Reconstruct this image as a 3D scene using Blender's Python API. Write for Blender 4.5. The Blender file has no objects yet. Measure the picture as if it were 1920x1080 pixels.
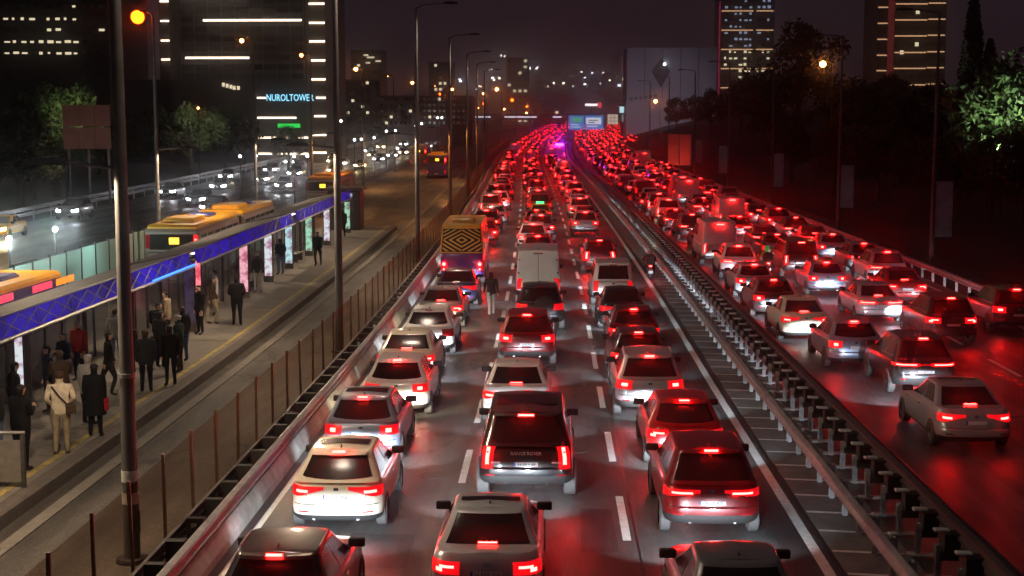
import bpy, bmesh, math, random
from mathutils import Vector, Matrix
R = math.radians
PI = math.pi
random.seed(7)
sc = bpy.context.scene
COL = sc.collection

# ------------------------------------------------------------------ camera
CAMH = 7.7
cam_d = bpy.data.cameras.new('camera'); cam = bpy.data.objects.new('camera', cam_d); COL.objects.link(cam)
cam_d.sensor_width = 36; cam_d.lens = 50.0; cam_d.clip_start = .3; cam_d.clip_end = 9000
cam.location = (0, 0, CAMH); cam.rotation_euler = (R(90 - 6.42), 0, R(1.61))
sc.camera = cam
# ------------------------------------------------------------------ sky (night, city glow)
w = bpy.data.worlds.new('World'); sc.world = w; w.use_nodes = True
nt = w.node_tree; nt.nodes.clear()
out = nt.nodes.new('ShaderNodeOutputWorld'); bg = nt.nodes.new('ShaderNodeBackground')
tc = nt.nodes.new('ShaderNodeTexCoord'); sp = nt.nodes.new('ShaderNodeSeparateXYZ'); rp = nt.nodes.new('ShaderNodeValToRGB')
nt.links.new(tc.outputs['Generated'], sp.inputs[0]); nt.links.new(sp.outputs['Z'], rp.inputs[0])
cr = rp.color_ramp
cr.elements[0].position = 0.0; cr.elements[0].color = (.029, .0160, .0195, 1)
cr.elements[1].position = 1.0; cr.elements[1].color = (.014, .010, .014, 1)
e = cr.elements.new(.09); e.color = (.0195, .0130, .0160, 1)
nt.links.new(rp.outputs[0], bg.inputs[0]); bg.inputs[1].default_value = 1.0
nt.links.new(bg.outputs[0], out.inputs[0])
# ------------------------------------------------------------------ exposure / render settings
sc.view_settings.view_transform = 'Standard'; sc.view_settings.look = 'None'
sc.view_settings.exposure = 0; sc.view_settings.gamma = 1
sc.render.engine = 'CYCLES'
cy = sc.cycles
cy.use_denoising = True; cy.use_adaptive_sampling = True; cy.adaptive_threshold = .02
cy.max_bounces = 6; cy.volume_bounces = 3; cy.diffuse_bounces = 2; cy.glossy_bounces = 3; cy.transmission_bounces = 3; cy.transparent_max_bounces = 12
cy.sample_clamp_indirect = 80; cy.use_light_tree = True; cy.caustics_reflective = False; cy.caustics_refractive = False
cy.pixel_filter_type = 'BLACKMAN_HARRIS'; cy.filter_width = 1.45

# ------------------------------------------------------------------ road geometry
def spline(tab):
    xs = [a for a, b in tab]; ys = [b for a, b in tab]; n = len(xs)
    m = []
    for i in range(n):
        if i == 0 or i == n - 1: m.append(0.0)
        else:
            d0 = (ys[i] - ys[i-1]) / (xs[i] - xs[i-1]); d1 = (ys[i+1] - ys[i]) / (xs[i+1] - xs[i])
            m.append(0.0 if d0 * d1 <= 0 else 2 * d0 * d1 / (d0 + d1))
    def f(x):
        if x <= xs[0]: return ys[0]
        if x >= xs[-1]: return ys[-1]
        i = 0
        while x > xs[i+1]: i += 1
        h = xs[i+1] - xs[i]; t = (x - xs[i]) / h
        return ((1+2*t)*(1-t)**2*ys[i] + t*(1-t)**2*h*m[i] + t*t*(3-2*t)*ys[i+1] + t*t*(t-1)*h*m[i+1])
    return f
cx = spline([(-100, 0), (50, 0), (90, -.3), (130, -.9), (185, -2), (244, -3), (330, -2.6), (450, -.5), (600, 3), (800, 9), (1200, 24)])
rz = spline([(-100, 0), (40, 0), (69, .2), (100, .5), (142, 1.0), (244, 2.3), (489, 5.9), (700, 8.5), (900, 9.5), (1300, 9.6)])
def W(X, Y, h=0): return Vector((X + cx(Y), Y, rz(Y) + h))
def heading(Y): return -math.atan2(cx(Y+1) - cx(Y-1), 2)
def slope(Y): return math.atan2(rz(Y+1) - rz(Y-1), 2)

# ------------------------------------------------------------------ object helpers
def link(o, parent=None):
    COL.objects.link(o)
    if parent is not None: o.parent = parent
    return o
def tag(o, label=None, cat=None, group=None, kind=None):
    if label: o['label'] = label
    if cat: o['category'] = cat
    if group: o['group'] = group
    if kind: o['kind'] = kind
    return o
def empty(name, loc=(0, 0, 0), rz_=0, rx=0):
    o = bpy.data.objects.new(name, None); o.empty_display_size = .2; o.location = loc; o.rotation_euler = (rx, 0, rz_)
    return link(o)
def obj(name, me, mat=None, parent=None, loc=None, rot=None, scale=None):
    o = bpy.data.objects.new(name, me); link(o, parent)
    if loc is not None: o.location = loc
    if rot is not None: o.rotation_euler = rot
    if scale is not None: o.scale = scale
    if mat is not None:
        if len(me.materials) == 0: me.materials.append(mat)
        elif me.materials[0] != mat:
            o.material_slots[0].link = 'OBJECT'; o.material_slots[0].material = mat
    return o
def smooth(me, ang=35):
    me.polygons.foreach_set('use_smooth', [True] * len(me.polygons)); me.set_sharp_from_angle(angle=R(ang)); return me
class MB:
    """collects verts/faces for one mesh"""
    def __init__(s): s.v = []; s.f = []; s.mi = []
    def add(s, vs, fs, mi=0):
        b = len(s.v); s.v += [tuple(v) for v in vs]; s.f += [tuple(i + b for i in f) for f in fs]; s.mi += [mi] * len(fs); return s
    def box(s, a, b, mi=0):
        (x0, y0, z0), (x1, y1, z1) = a, b
        return s.add([(x0,y0,z0),(x1,y0,z0),(x1,y1,z0),(x0,y1,z0),(x0,y0,z1),(x1,y0,z1),(x1,y1,z1),(x0,y1,z1)],
                     [(3,2,1,0),(4,5,6,7),(0,1,5,4),(1,2,6,5),(2,3,7,6),(3,0,4,7)], mi)
    def bbox(s, a, b, r=.02, mi=0):
        """box with chamfered vertical + top edges"""
        (x0, y0, z0), (x1, y1, z1) = a, b
        def ring(i, z): return [(x0+i+r,y0+i,z),(x1-i-r,y0+i,z),(x1-i,y0+i+r,z),(x1-i,y1-i-r,z),(x1-i-r,y1-i,z),(x0+i+r,y1-i,z),(x0+i,y1-i-r,z),(x0+i,y0+i+r,z)]
        vs = ring(0, z0) + ring(0, z1-r) + ring(r, z1); fs = [tuple(range(7,-1,-1)), tuple(range(16,24))]
        for l in range(2):
            for k in range(8):
                a0 = l*8+k; a1 = l*8+(k+1) % 8; fs.append((a0, a1, a1+8, a0+8))
        return s.add(vs, fs, mi)
    def tube(s, pts, rad, n=8, mi=0, cap=True):
        pts = [Vector(p) for p in pts]
        if not isinstance(rad, (list, tuple)): rad = [rad] * len(pts)
        vs = []; fs = []
        for i, p in enumerate(pts):
            d = (pts[min(i+1, len(pts)-1)] - pts[max(i-1, 0)]).normalized()
            up = Vector((0, 0, 1)) if abs(d.z) < .9 else Vector((1, 0, 0))
            a = d.cross(up).normalized(); b = d.cross(a).normalized()
            for k in range(n):
                t = 2*PI*k/n; vs.append(p + (a*math.cos(t) + b*math.sin(t)) * rad[i])
        for i in range(len(pts)-1):
            for k in range(n):
                a0 = i*n+k; a1 = i*n+(k+1) % n; fs.append((a0, a0+n, a1+n, a1))
        if cap: fs.append(tuple(range(n))); fs.append(tuple(range(len(vs)-1, len(vs)-n-1, -1)))
        return s.add(vs, fs, mi)
    def quad(s, a, b, c, d, mi=0): return s.add([a, b, c, d], [(0,1,2,3)], mi)
    def grid(s, rows, mi=0, flip=False):
        n = len(rows[0]); vs = [p for r in rows for p in r]; fs = []
        for i in range(len(rows)-1):
            for k in range(n-1):
                q = (i*n+k, i*n+k+1, (i+1)*n+k+1, (i+1)*n+k); fs.append(q[::-1] if flip else q)
        return s.add(vs, fs, mi)
    def mesh(s, name, mats=None, sm=None):
        me = bpy.data.meshes.new(name); me.from_pydata(s.v, [], s.f)
        for m in (mats or []): me.materials.append(m)
        if any(s.mi): me.polygons.foreach_set('material_index', s.mi)
        me.update()
        if sm: smooth(me, sm)
        return me
    def build(s, name, mat=None, parent=None, sm=None, **k):
        mats = mat if isinstance(mat, (list, tuple)) else ([mat] if mat else [])
        return obj(name, s.mesh(name, mats, sm), None, parent, **k)
def fix_normals(me):
    bm = bmesh.new(); bm.from_mesh(me); bmesh.ops.recalc_face_normals(bm, faces=bm.faces); bm.to_mesh(me); bm.free(); return me

# ------------------------------------------------------------------ materials
MATS = {}
def pm(name, col, rough=.5, metal=0.0, spec=.5, coat=0.0, noise=None, bump=None, emis=None, es=0.0, sample=True):
    """principled; noise=(scale, amount, scale2) varies the colour, bump=(scale,strength)"""
    m = bpy.data.materials.new(name); m.use_nodes = True; MATS[name] = m
    n = m.node_tree; b = n.nodes['Principled BSDF']
    b.inputs['Base Color'].default_value = (*col, 1); b.inputs['Roughness'].default_value = rough; b.inputs['Metallic'].default_value = metal
    b.inputs['Specular IOR Level'].default_value = spec; b.inputs['Coat Weight'].default_value = coat
    if emis: b.inputs['Emission Color'].default_value = (*emis, 1); b.inputs['Emission Strength'].default_value = es
    if noise or bump:
        t = n.nodes.new('ShaderNodeTexCoord')
    if noise:
        a = n.nodes.new('ShaderNodeTexNoise'); a.inputs['Scale'].default_value = noise[0]; a.inputs['Detail'].default_value = 6; a.inputs['Roughness'].default_value = .65
        n.links.new(t.outputs['Object'], a.inputs['Vector'])
        r_ = n.nodes.new('ShaderNodeMapRange'); r_.inputs[1].default_value = .3; r_.inputs[2].default_value = .7
        r_.inputs[3].default_value = 1 - noise[1]; r_.inputs[4].default_value = 1 + noise[1]
        n.links.new(a.outputs['Fac'], r_.inputs[0])
        mx = n.nodes.new('ShaderNodeVectorMath'); mx.operation = 'SCALE'; mx.inputs[0].default_value = col
        n.links.new(r_.outputs[0], mx.inputs['Scale']); n.links.new(mx.outputs[0], b.inputs['Base Color'])
        r2 = n.nodes.new('ShaderNodeMapRange'); r2.inputs[3].default_value = max(.05, rough - .12); r2.inputs[4].default_value = min(1, rough + .12)
        n.links.new(a.outputs['Fac'], r2.inputs[0]); n.links.new(r2.outputs[0], b.inputs['Roughness'])
    if bump:
        a2 = n.nodes.new('ShaderNodeTexNoise'); a2.inputs['Scale'].default_value = bump[0]; a2.inputs['Detail'].default_value = 4
        n.links.new(t.outputs['Object'], a2.inputs['Vector'])
        bp = n.nodes.new('ShaderNodeBump'); bp.inputs['Strength'].default_value = bump[1]; bp.inputs['Distance'].default_value = .02
        n.links.new(a2.outputs['Fac'], bp.inputs['Height']); n.links.new(bp.outputs[0], b.inputs['Normal'])
    return m
def em(name, col, s, sample=True, base=(.02, .02, .02)):
    m = pm(name, base, .4, emis=col, es=s)
    if not sample: m.cycles.emission_sampling = 'NONE'
    return m
def asphalt(name, col, rough, seam=False):
    m = pm(name, col, rough, spec=.5); n = m.node_tree; b = n.nodes['Principled BSDF']
    t = n.nodes.new('ShaderNodeTexCoord')
    def noise(sx, sy, scale, det=5):
        mp = n.nodes.new('ShaderNodeMapping'); mp.inputs['Scale'].default_value = (sx, sy, 1); n.links.new(t.outputs['Object'], mp.inputs[0])
        a = n.nodes.new('ShaderNodeTexNoise'); a.inputs['Scale'].default_value = scale; a.inputs['Detail'].default_value = det; a.inputs['Roughness'].default_value = .6
        n.links.new(mp.outputs[0], a.inputs['Vector']); return a.outputs['Fac']
    def mr(x, lo, hi, a=.3, c=.7):
        r_ = n.nodes.new('ShaderNodeMapRange'); r_.inputs[1].default_value = a; r_.inputs[2].default_value = c; r_.inputs[3].default_value = lo; r_.inputs[4].default_value = hi
        n.links.new(x, r_.inputs[0]); return r_.outputs[0]
    def mul(x, y):
        q = n.nodes.new('ShaderNodeMath'); q.operation = 'MULTIPLY'; n.links.new(x, q.inputs[0]); n.links.new(y, q.inputs[1]); return q.outputs[0]
    big = mr(noise(.9, .05, 1.0), .5, 1.5); mid = mr(noise(1, .35, .9), .62, 1.4); fine = mr(noise(1, 1, 22, 3), .5, 1.6)
    f = mul(mul(big, mid), fine)
    v = n.nodes.new('ShaderNodeTexVoronoi'); v.feature = 'DISTANCE_TO_EDGE'; v.inputs['Scale'].default_value = .22
    mp = n.nodes.new('ShaderNodeMapping'); mp.inputs['Scale'].default_value = (1, .35, 1); n.links.new(t.outputs['Object'], mp.inputs[0])
    wn = n.nodes.new('ShaderNodeTexNoise'); wn.inputs['Scale'].default_value = 1.6
    n.links.new(mp.outputs[0], wn.inputs['Vector'])
    add = n.nodes.new('ShaderNodeVectorMath'); add.operation = 'ADD'; n.links.new(mp.outputs[0], add.inputs[0]); n.links.new(wn.outputs['Color'], add.inputs[1])
    n.links.new(add.outputs[0], v.inputs['Vector'])
    crack = mr(v.outputs['Distance'], .45, 1.0, .002, .012)
    f = mul(f, crack)
    mx = n.nodes.new('ShaderNodeVectorMath'); mx.operation = 'SCALE'; mx.inputs[0].default_value = col
    n.links.new(f, mx.inputs['Scale']); n.links.new(mx.outputs[0], b.inputs['Base Color'])
    n.links.new(mr(noise(.8, .12, 1.1), rough - .2, rough + .16), b.inputs['Roughness'])
    bp = n.nodes.new('ShaderNodeBump'); bp.inputs['Strength'].default_value = .6; bp.inputs['Distance'].default_value = .015
    n.links.new(noise(1, 1, 30, 3), bp.inputs['Height']); n.links.new(bp.outputs[0], b.inputs['Normal'])
    return m
M_road = asphalt('asphalt', (.062, .058, .056), .47)
M_road2 = asphalt('asphalt_dark', (.05, .046, .047), .46)
M_bus = asphalt('busway_concrete', (.078, .070, .062), .6)
M_paint = pm('road_paint', (.72, .72, .70), .55, noise=(6, .22))
M_ypaint = pm('yellow_paint', (.40, .31, .10), .7, noise=(5, .5))
M_conc = pm('concrete', (.20, .18, .158), .8, noise=(3.5, .22), bump=(20, .2))
M_kerb = pm('kerb_concrete', (.12, .10, .09), .8, noise=(3, .3), bump=(16, .3))
M_dirt = pm('dark_soil', (.035, .028, .022), .95, noise=(.6, .4), bump=(3, .5))
M_galv = pm('galvanised_steel', (.42, .42, .43), .42, .75, noise=(4, .25))
M_galvd = pm('weathered_steel', (.10, .09, .09), .5, .6, noise=(5, .4))
M_rail_dark = pm('dark_rail_steel', (.055, .04, .042), .5, .4, noise=(3, .35))
M_post = pm('post_steel', (.5, .5, .5), .5, .3, noise=(6, .3))
M_block = pm('spacer_rubber', (.012, .012, .012), .7)
M_fpost = pm('fence_post_steel', (.16, .09, .06), .4, .5, noise=(8, .3))
M_black = pm('black_plastic', (.012, .012, .012), .55)
M_trim = pm('bumper_plastic', (.02, .02, .02), .6)
M_glass = pm('tinted_glass', (.010, .010, .011), .15, spec=.3)
M_tyre = pm('tyre_rubber', (.075, .072, .07), .85, noise=(30, .2))
M_rim = pm('alloy_rim', (.5, .5, .52), .3, .8)
M_chrome = pm('chrome', (.8, .8, .82), .12, 1)
M_plate = pm('plate_white', (.75, .76, .78), .35)
M_pblue = pm('plate_blue', (.02, .06, .5), .35)
M_ink = pm('plate_ink', (.015, .015, .02), .5)
M_silverpaint = pm('silver_lettering', (.7, .7, .7), .3, .6)
M_lens = em('tail_lens', (1, .006, .012), .75, sample=False, base=(.25, .004, .006))
M_bulb_mid = em('brake_light_mid', (1, .006, .005), 75, base=(.2, .002, .002))
M_lens_off = pm('tail_lens_unlit', (.30, .008, .012), .12, coat=.6)
M_bulb = em('brake_light', (1, .0052, .0044), 195, base=(.2, .002, .002))
M_bulb_dist = em('brake_light_distant', (1, .008, .008), 12, base=(.2, .002, .002))
M_bulb_far = em('brake_light_far', (1, .0045, .0038), 150, base=(.2, .002, .002))
M_amber = em('amber_light', (1, .22, .02), 30)
M_head = em('headlight', (.92, .96, 1), 60)
M_headw = em('headlight_warm', (1, .7, .3), 90)
M_sodium = em('sodium_lamp', (1, .070, .002), 16)
M_warmlamp = em('warm_lamp', (1, .30, .07), 32)
M_white_l = em('white_lamp', (.90, .95, 1), 6, sample=False)
M_strip = em('led_strip', (1, .80, .58), 3.2, sample=False)
M_strip_w = em('warm_led_strip', (1, .55, .28), .75, sample=False)
M_win = em('lit_window', (1, .84, .55), .95, sample=False)
M_winc = em('cool_lit_window', (.62, .72, 1), .38, sample=False)
M_wind = pm('dark_window', (.012, .012, .016), .12)
M_pole = pm('lamp_pole_steel', (.13, .128, .125), .55, .2, noise=(2, .25))
PAINT = {}
def paint(name, col, metal=0.0, rough=.32):
    m = pm(name.replace(' ', '_') + '_car_paint', col, rough, metal, coat=.7, noise=(1.6, .07)); PAINT[name] = m
    m.node_tree.nodes['Principled BSDF'].inputs['Coat Roughness'].default_value = .08
paint('white', (.74, .75, .76)); paint('cream white', (.72, .66, .52)); paint('silver', (.48, .5, .53), .45); paint('grey', (.17, .175, .185), .4)
paint('black', (.010, .010, .011)); paint('dark blue', (.02, .035, .10), .3); paint('dark red', (.16, .008, .010), .2); paint('red', (.42, .012, .012))
paint('charcoal', (.04, .04, .043), .3); paint('yellow', (.80, .42, .02)); paint('brown', (.07, .035, .022), .3); paint('blue grey', (.26, .32, .42), .4)
# ================================================================== SETTING
def ys(y0, y1, near=4.0):
    o = [y0]
    while o[-1] < y1 - .01:
        o.append(min(y1, o[-1] + (near if o[-1] < 150 else near * 2.5)))
    return o
def strip(name, X0, X1, y0, y1, h, mat, kind='structure', parent=None, nx=2, near=4.0):
    b = MB(); rows = []
    f0 = X0 if callable(X0) else (lambda Y: X0); f1 = X1 if callable(X1) else (lambda Y: X1)
    for Y in ys(y0, y1, near):
        rows.append([W(f0(Y) + (f1(Y) - f0(Y)) * k / (nx-1), Y, h) for k in range(nx)])
    b.grid(rows)
    o = b.build(name, mat, parent)
    if parent is None: tag(o, kind=kind)
    return o
def beam(name, prof, y0, y1, mat, parent, near=4.0):
    """sweep a closed (X,h) profile along the road"""
    b = MB(); rows = []
    for Y in ys(y0, y1, near): rows.append([W(x, Y, h) for x, h in prof])
    b.grid([r + [r[0]] for r in rows]); n = len(prof)
    b.add(rows[0], [tuple(range(n))]); b.add(rows[-1], [tuple(range(n-1, -1, -1))])
    me = b.mesh(name, [mat]); fix_normals(me)
    return obj(name, me, None, parent)

# ground sheet out to the horizon
b = MB(); rows = []
for Y in [-80, -20] + ys(0, 1200, 20) + [1600, 2500, 4500, 8000]:
    rows.append([Vector((x, Y, rz(Y) - .16)) for x in (-6000, -1500, -400, -120, -60, -40, -20, 0, 20, 40, 60, 120, 400, 1500, 6000)])
tag(b.grid(rows).build('ground', M_dirt), kind='structure')
wide = lambda Y: 18.8 + max(0, min(1, (Y - 260) / 160)) * 9.5
road = strip('road', -6.9, 6.5, -15, 1000, 0, M_road, nx=6)
road2 = strip('far_carriageway', 6.52, wide, -15, 1000, -.004, M_road2, nx=6)
busway = strip('busway', -10.62, -6.92, -15, 520, -.02, M_bus, nx=4)
busway2 = strip('outer_busway', -20.5, -15.9, -15, 520, -.024, M_bus, nx=4)
strip('busway_apron', -15.88, -10.64, 101, 520, -.028, M_bus, nx=3)
opp = strip('opposite_carriageway', -39.5, -20.9, -15, 700, -.03, M_road2, nx=5)
verge = strip('verge', -60, -39.52, -15, 700, -.05, M_dirt, nx=3)

# painted markings
def dash_mesh(name, wd, ln): return MB().quad((-wd/2,0,0),(wd/2,0,0),(wd/2,ln,0),(-wd/2,ln,0)).mesh(name, [M_paint])
dm = dash_mesh('lane_dash', .16, 3.25)
def dashes(parent, X, first, period, ymax, far, ln=3.25, wd=.16):
    Y = first
    fb = MB()
    while Y < far:
        if Y < ymax:
            p = W(X, Y, .005); obj('lane_dash', dm, None, parent, loc=p, rot=(slope(Y+1.6), 0, heading(Y + 1.6)))
        else: fb.quad(W(X-wd/2, Y, .006), W(X+wd/2, Y, .006), W(X+wd/2, Y+ln, .006), W(X-wd/2, Y+ln, .006))
        Y += period
    o = fb.build('lane_dash_far', M_paint, parent); o['kind'] = 'stuff'
dashes(road, 1.43, 26.05 - 6.37, 6.37, 160, 520)
dashes(road, -1.95, 30.3 - 6.37*2, 6.37, 160, 520)
dashes(road2, 11.2, 22, 6.37, 140, 420); dashes(road2, 14.6, 25, 6.37, 140, 420)
strip('edge_line', 4.74, 4.94, 5, 520, .0052, M_paint, parent=road)
strip('edge_line', -5.75, -5.62, 5, 520, .0052, M_paint, parent=road)
strip('edge_line', 7.75, 7.9, 5, 420, .0052, M_paint, parent=road2)
strip('edge_line', 18.0, 18.15, 5, 420, .0052, M_paint, parent=road2)
# tar seams along the asphalt
tar = pm('tar_seam', (.012, .011, .012), .3)
strip('tar_seam', 1.60, 1.635, 10, 150, .0045, tar, parent=road); strip('tar_seam', -1.60, -1.575, 10, 150, .0045, tar, parent=road)
strip('tar_seam', 5.03, 5.1, 5, 260, .0045, tar, parent=road)
M_patch = asphalt('asphalt_repair', (.028, .027, .028), .5)
for X_, Y_, w_, l_ in ((-3.2, 24.2, 1.3, 2.2), (.4, 41.8, 1.1, 2.6), (-2.9, 49.5, .9, 3.4), (2.3, 33.9, 1.0, 1.8), (.9, 25.3, .7, 3.0), (3.6, 56.5, 1.2, 2.4), (-4.6, 64.5, 1.4, 2.6), (10.6, 29.5, 1.5, 3.2), (13.2, 45.0, 1.2, 4.0)):
    pr = road if X_ < 6 else road2
    MB().grid([[W(X_-w_/2, Y_, .0035), W(X_+w_/2, Y_+.05, .0035)], [W(X_-w_/2+.04, Y_+l_, .0035), W(X_+w_/2-.03, Y_+l_-.08, .0035)]]).build('asphalt_repair', M_patch, pr)
for X_, Y_ in ((-2.6, 31.0), (.6, 33.6), (-2.3, 62.0), (12.4, 38.2)):
    MB().tube([W(X_, Y_, -.02), W(X_, Y_, .008)], .34, 16).build('manhole_cover', M_galvd, road if X_ < 6 else road2)
# hatched strip between edge line and the median rail
M_slab = pm('median_slab', (.15, .145, .14), .7, noise=(2, .35), bump=(14, .3))
strip('median_strip', 5.12, 6.5, 5, 330, .02, M_slab)
hm = MB().quad((0,0,0),(1.34,-.16,0),(1.34,-.05,0),(0,.12,0)).mesh('hatch_stripe', [M_paint])
med = bpy.data.objects['median_strip']; Y = 16.0; fb = MB(); k = 0
while Y < 300:
    if Y < 140: obj('hatch_stripe', hm, None, med, loc=W(5.14, Y, .0245), rot=(0, 0, heading(Y) + random.uniform(-.03, .03)))
    else: fb.quad(W(5.14, Y, .026), W(6.46, Y-.16, .026), W(6.46, Y-.05, .026), W(5.14, Y+.12, .026))
    Y += 1.34
o = fb.build('hatch_stripe_far', M_paint, med); o['kind'] = 'stuff'

# ------------------------------------------------------------------ guard rails
def wprof(X, side, z0, hgt=.31, d=.08):
    """W-beam cross-section, corrugations facing side (+1 right / -1 left)"""
    s = side; t = .012
    pts = [(0, 0), (d, .04), (d, .09), (.02, .14), (.02, .17), (d, .22), (d, .27), (0, hgt)]
    fr = [(X + s*x, z0 + z) for x, z in pts]; bk = [(X + s*(x - t*2), z0 + z) for x, z in reversed(pts)]
    return fr + bk
def ibeam(hgt, wd=.1, dp=.12):
    b = MB(); b.box((-wd/2, -dp/2, -.3), (wd/2, -dp/2+.012, hgt)); b.box((-wd/2, dp/2-.012, -.3), (wd/2, dp/2, hgt)); b.box((-.008, -dp/2+.012, -.3), (.008, dp/2-.012, hgt)); return b
def guardrail(label, rails, px, ph, spacers, y0, y1, ynear, step, pm_, sm_, extra=None):
    g = empty('guardrail', W(px, y0)); inv = Matrix.Translation(g.location).inverted()
    tag(g, label, 'guardrail', 'guardrails along the carriageways')
    def adopt(o): o.location = Vector(o.location) - g.location; return o
    for (X, side, z0, mat) in rails:
        adopt(beam('rail', wprof(X, side, z0), y0, y1, mat, g))
    pmesh = ibeam(ph).mesh('post', [pm_]); far = MB(); Y = y0 + .5
    smesh = [MB().box((a, -.09, z0), (b_, .09, z1)).mesh('spacer', [sm_]) for a, b_, z0, z1 in spacers]
    emesh = [MB().bbox((a, -d, z0), (b_, d, z1), .01).mesh(nm, [mt]) for nm, a, b_, d, z0, z1, mt in (extra or [])]
    while Y < y1:
        p = W(px, Y); h = heading(Y)
        if Y < ynear:
            adopt(obj('post', pmesh, None, g, loc=p, rot=(random.gauss(0, .02), random.gauss(0, .02), h + random.gauss(0, .05))))
            for m in smesh: adopt(obj('spacer', m, None, g, loc=p, rot=(random.gauss(0, .04), 0, h)))
            for m in emesh: adopt(obj(m.name.split('.')[0], m, None, g, loc=p, rot=(0, random.gauss(0, .012), h + random.gauss(0, .04))))
        elif Y < 330: far.box((p.x-.05, p.y-.06, p.z-.2), (p.x+.05, p.y+.06, p.z+ph))
        Y += step
    o = adopt(far.build('far_post', pm_, g)); o['kind'] = 'stuff'
    return g
guardrail('steel guardrail with black spacer blocks beside the panel fence, left of the traffic', [(-6.12, 1, .46, M_galv), (-6.52, -1, .46, M_galvd)], -6.32, .72, [(-.16, .16, .44, .80)], 16, 420, 95, 1.34, M_post, M_block)
gb = tag(empty('concrete_barrier', W(-6.1, 16)), 'low pale concrete barrier base under the left guardrail', 'barrier')
o = beam('barrier_face', [(-6.28, -.1), (-5.92, -.1), (-5.94, .14), (-6.08, .40), (-6.26, .40)], 12, 420, pm('pale_concrete', (.42, .40, .37), .75, noise=(1.6, .4), bump=(12, .4)), gb); o.location = -gb.location
guardrail('low single-beam steel guardrail along the striped median strip', [(5.70, -1, .46, M_galv)], 5.86, .74, [(-.14, -.06, .5, .72)], 14, 330, 95, 1.34, M_post, M_galvd)
guardrail('dark tall double-beam barrier with pale posts in the middle of the median', [(7.12, 1, .66, M_rail_dark), (7.12, 1, .30, M_rail_dark), (6.98, -1, .70, M_rail_dark)], 6.62, .62, [(.02, .34, .36, .5)], 14, 330, 110, 1.34, M_post, M_galvd,
          extra=[('post_cap', -.10, .16, .09, .86, .90, M_post), ('base_plate', -.2, .3, .1, .02, .06, M_post), ('dark_spacer', .06, .34, .16, .52, .84, M_block)])
guardrail('steel guardrail along the right edge of the far carriageway below the dark bank', [(18.78, -1, .44, M_galv)], 18.95, .72, [(-.16, -.05, .46, .74)], 30, 420, 130, 2.0, M_post, M_block)
guardrail('long steel guardrail on the far left side of the opposite carriageway', [(-39.2, 1, .5, M_galv), (-39.2, 1, .9, M_galv)], -39.4, 1.15, [(.05, .15, .5, .75)], 60, 420, 110, 4.0, M_post, M_galvd)

# ------------------------------------------------------------------ bus platform
plat = tag(empty('bus_platform', W(-13.2, 20)), 'long raised concrete bus platform with yellow safety line', 'platform')
def padopt(o): o.location = Vector(o.location) - plat.location; return o
padopt(beam('platform_slab', [(-15.8, -.2), (-10.95, -.2), (-10.95, .30), (-15.8, .30)], 12, 101, M_conc, plat))
padopt(beam('kerb', [(-10.94, -.2), (-10.62, -.2), (-10.60, .26), (-10.66, .305), (-10.94, .305)], 12, 101, M_kerb, plat))
padopt(strip('yellow_line', -11.28, -11.12, 12, 101, .304, M_ypaint, parent=plat))
o = beam('gutter_line', [(-10.25, -.03), (-9.95, -.03), (-9.95, .012), (-10.25, .012)], 12, 300, M_conc, plat); padopt(o)
seam = MB().box((-15.75, -.012, .300), (-11.3, .012, .3025)).mesh('paving_joint', [M_kerb])
for k in range(30):
    Y = 14 + k * 2.9; o = obj('paving_joint', seam, None, plat, loc=W(0, Y) - plat.location, rot=(0, 0, 0))

# ------------------------------------------------------------------ panel fence between busway and road
M_panel = bpy.data.materials.new('fence_panel_glass'); M_panel.use_nodes = True
n = M_panel.node_tree; n.nodes.clear()
o_ = n.nodes.new('ShaderNodeOutputMaterial'); mix = n.nodes.new('ShaderNodeMixShader'); tr = n.nodes.new('ShaderNodeBsdfTransparent'); pb = n.nodes.new('ShaderNodeBsdfPrincipled')
tr.inputs[0].default_value = (.84, .76, .70, 1); pb.inputs['Base Color'].default_value = (.05, .03, .025, 1); pb.inputs['Roughness'].default_value = .25
tx = n.nodes.new('ShaderNodeTexCoord'); nz = n.nodes.new('ShaderNodeTexNoise'); nz.inputs['Scale'].default_value = 1.5; nz.inputs['Detail'].default_value = 5
mr_ = n.nodes.new('ShaderNodeMapRange'); mr_.inputs[3].default_value = .01; mr_.inputs[4].default_value = .045
n.links.new(tx.outputs['Object'], nz.inputs['Vector']); n.links.new(nz.outputs['Fac'], mr_.inputs[0]); n.links.new(mr_.outputs[0], mix.inputs[0])
n.links.new(tr.outputs[0], mix.inputs[1]); n.links.new(pb.outputs[0], mix.inputs[2]); n.links.new(mix.outputs[0], o_.inputs[0])
fence = tag(empty('panel_fence', W(-7.0, 18)), 'long fence of brown posts and see-through panels between busway and road', 'fence')
FP = 2.0
post_m = MB().bbox((-.03, -.03, -.1), (.03, .03, 1.86), .008).mesh('post', [M_fpost])
pan_m = MB().box((-.006, .04, .10), (.006, FP-.04, 1.78)).mesh('panel', [M_panel])
rail_m = MB().box((-.018, .031, .06), (.018, FP-.031, .098)).mesh('bottom_rail', [M_fpost])
hnd_m = MB().bbox((-.16, -.07, -.1), (.16, FP-.07, .06), .02).mesh('plinth', [M_kerb])
Y = 15.0; far = MB()
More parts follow.
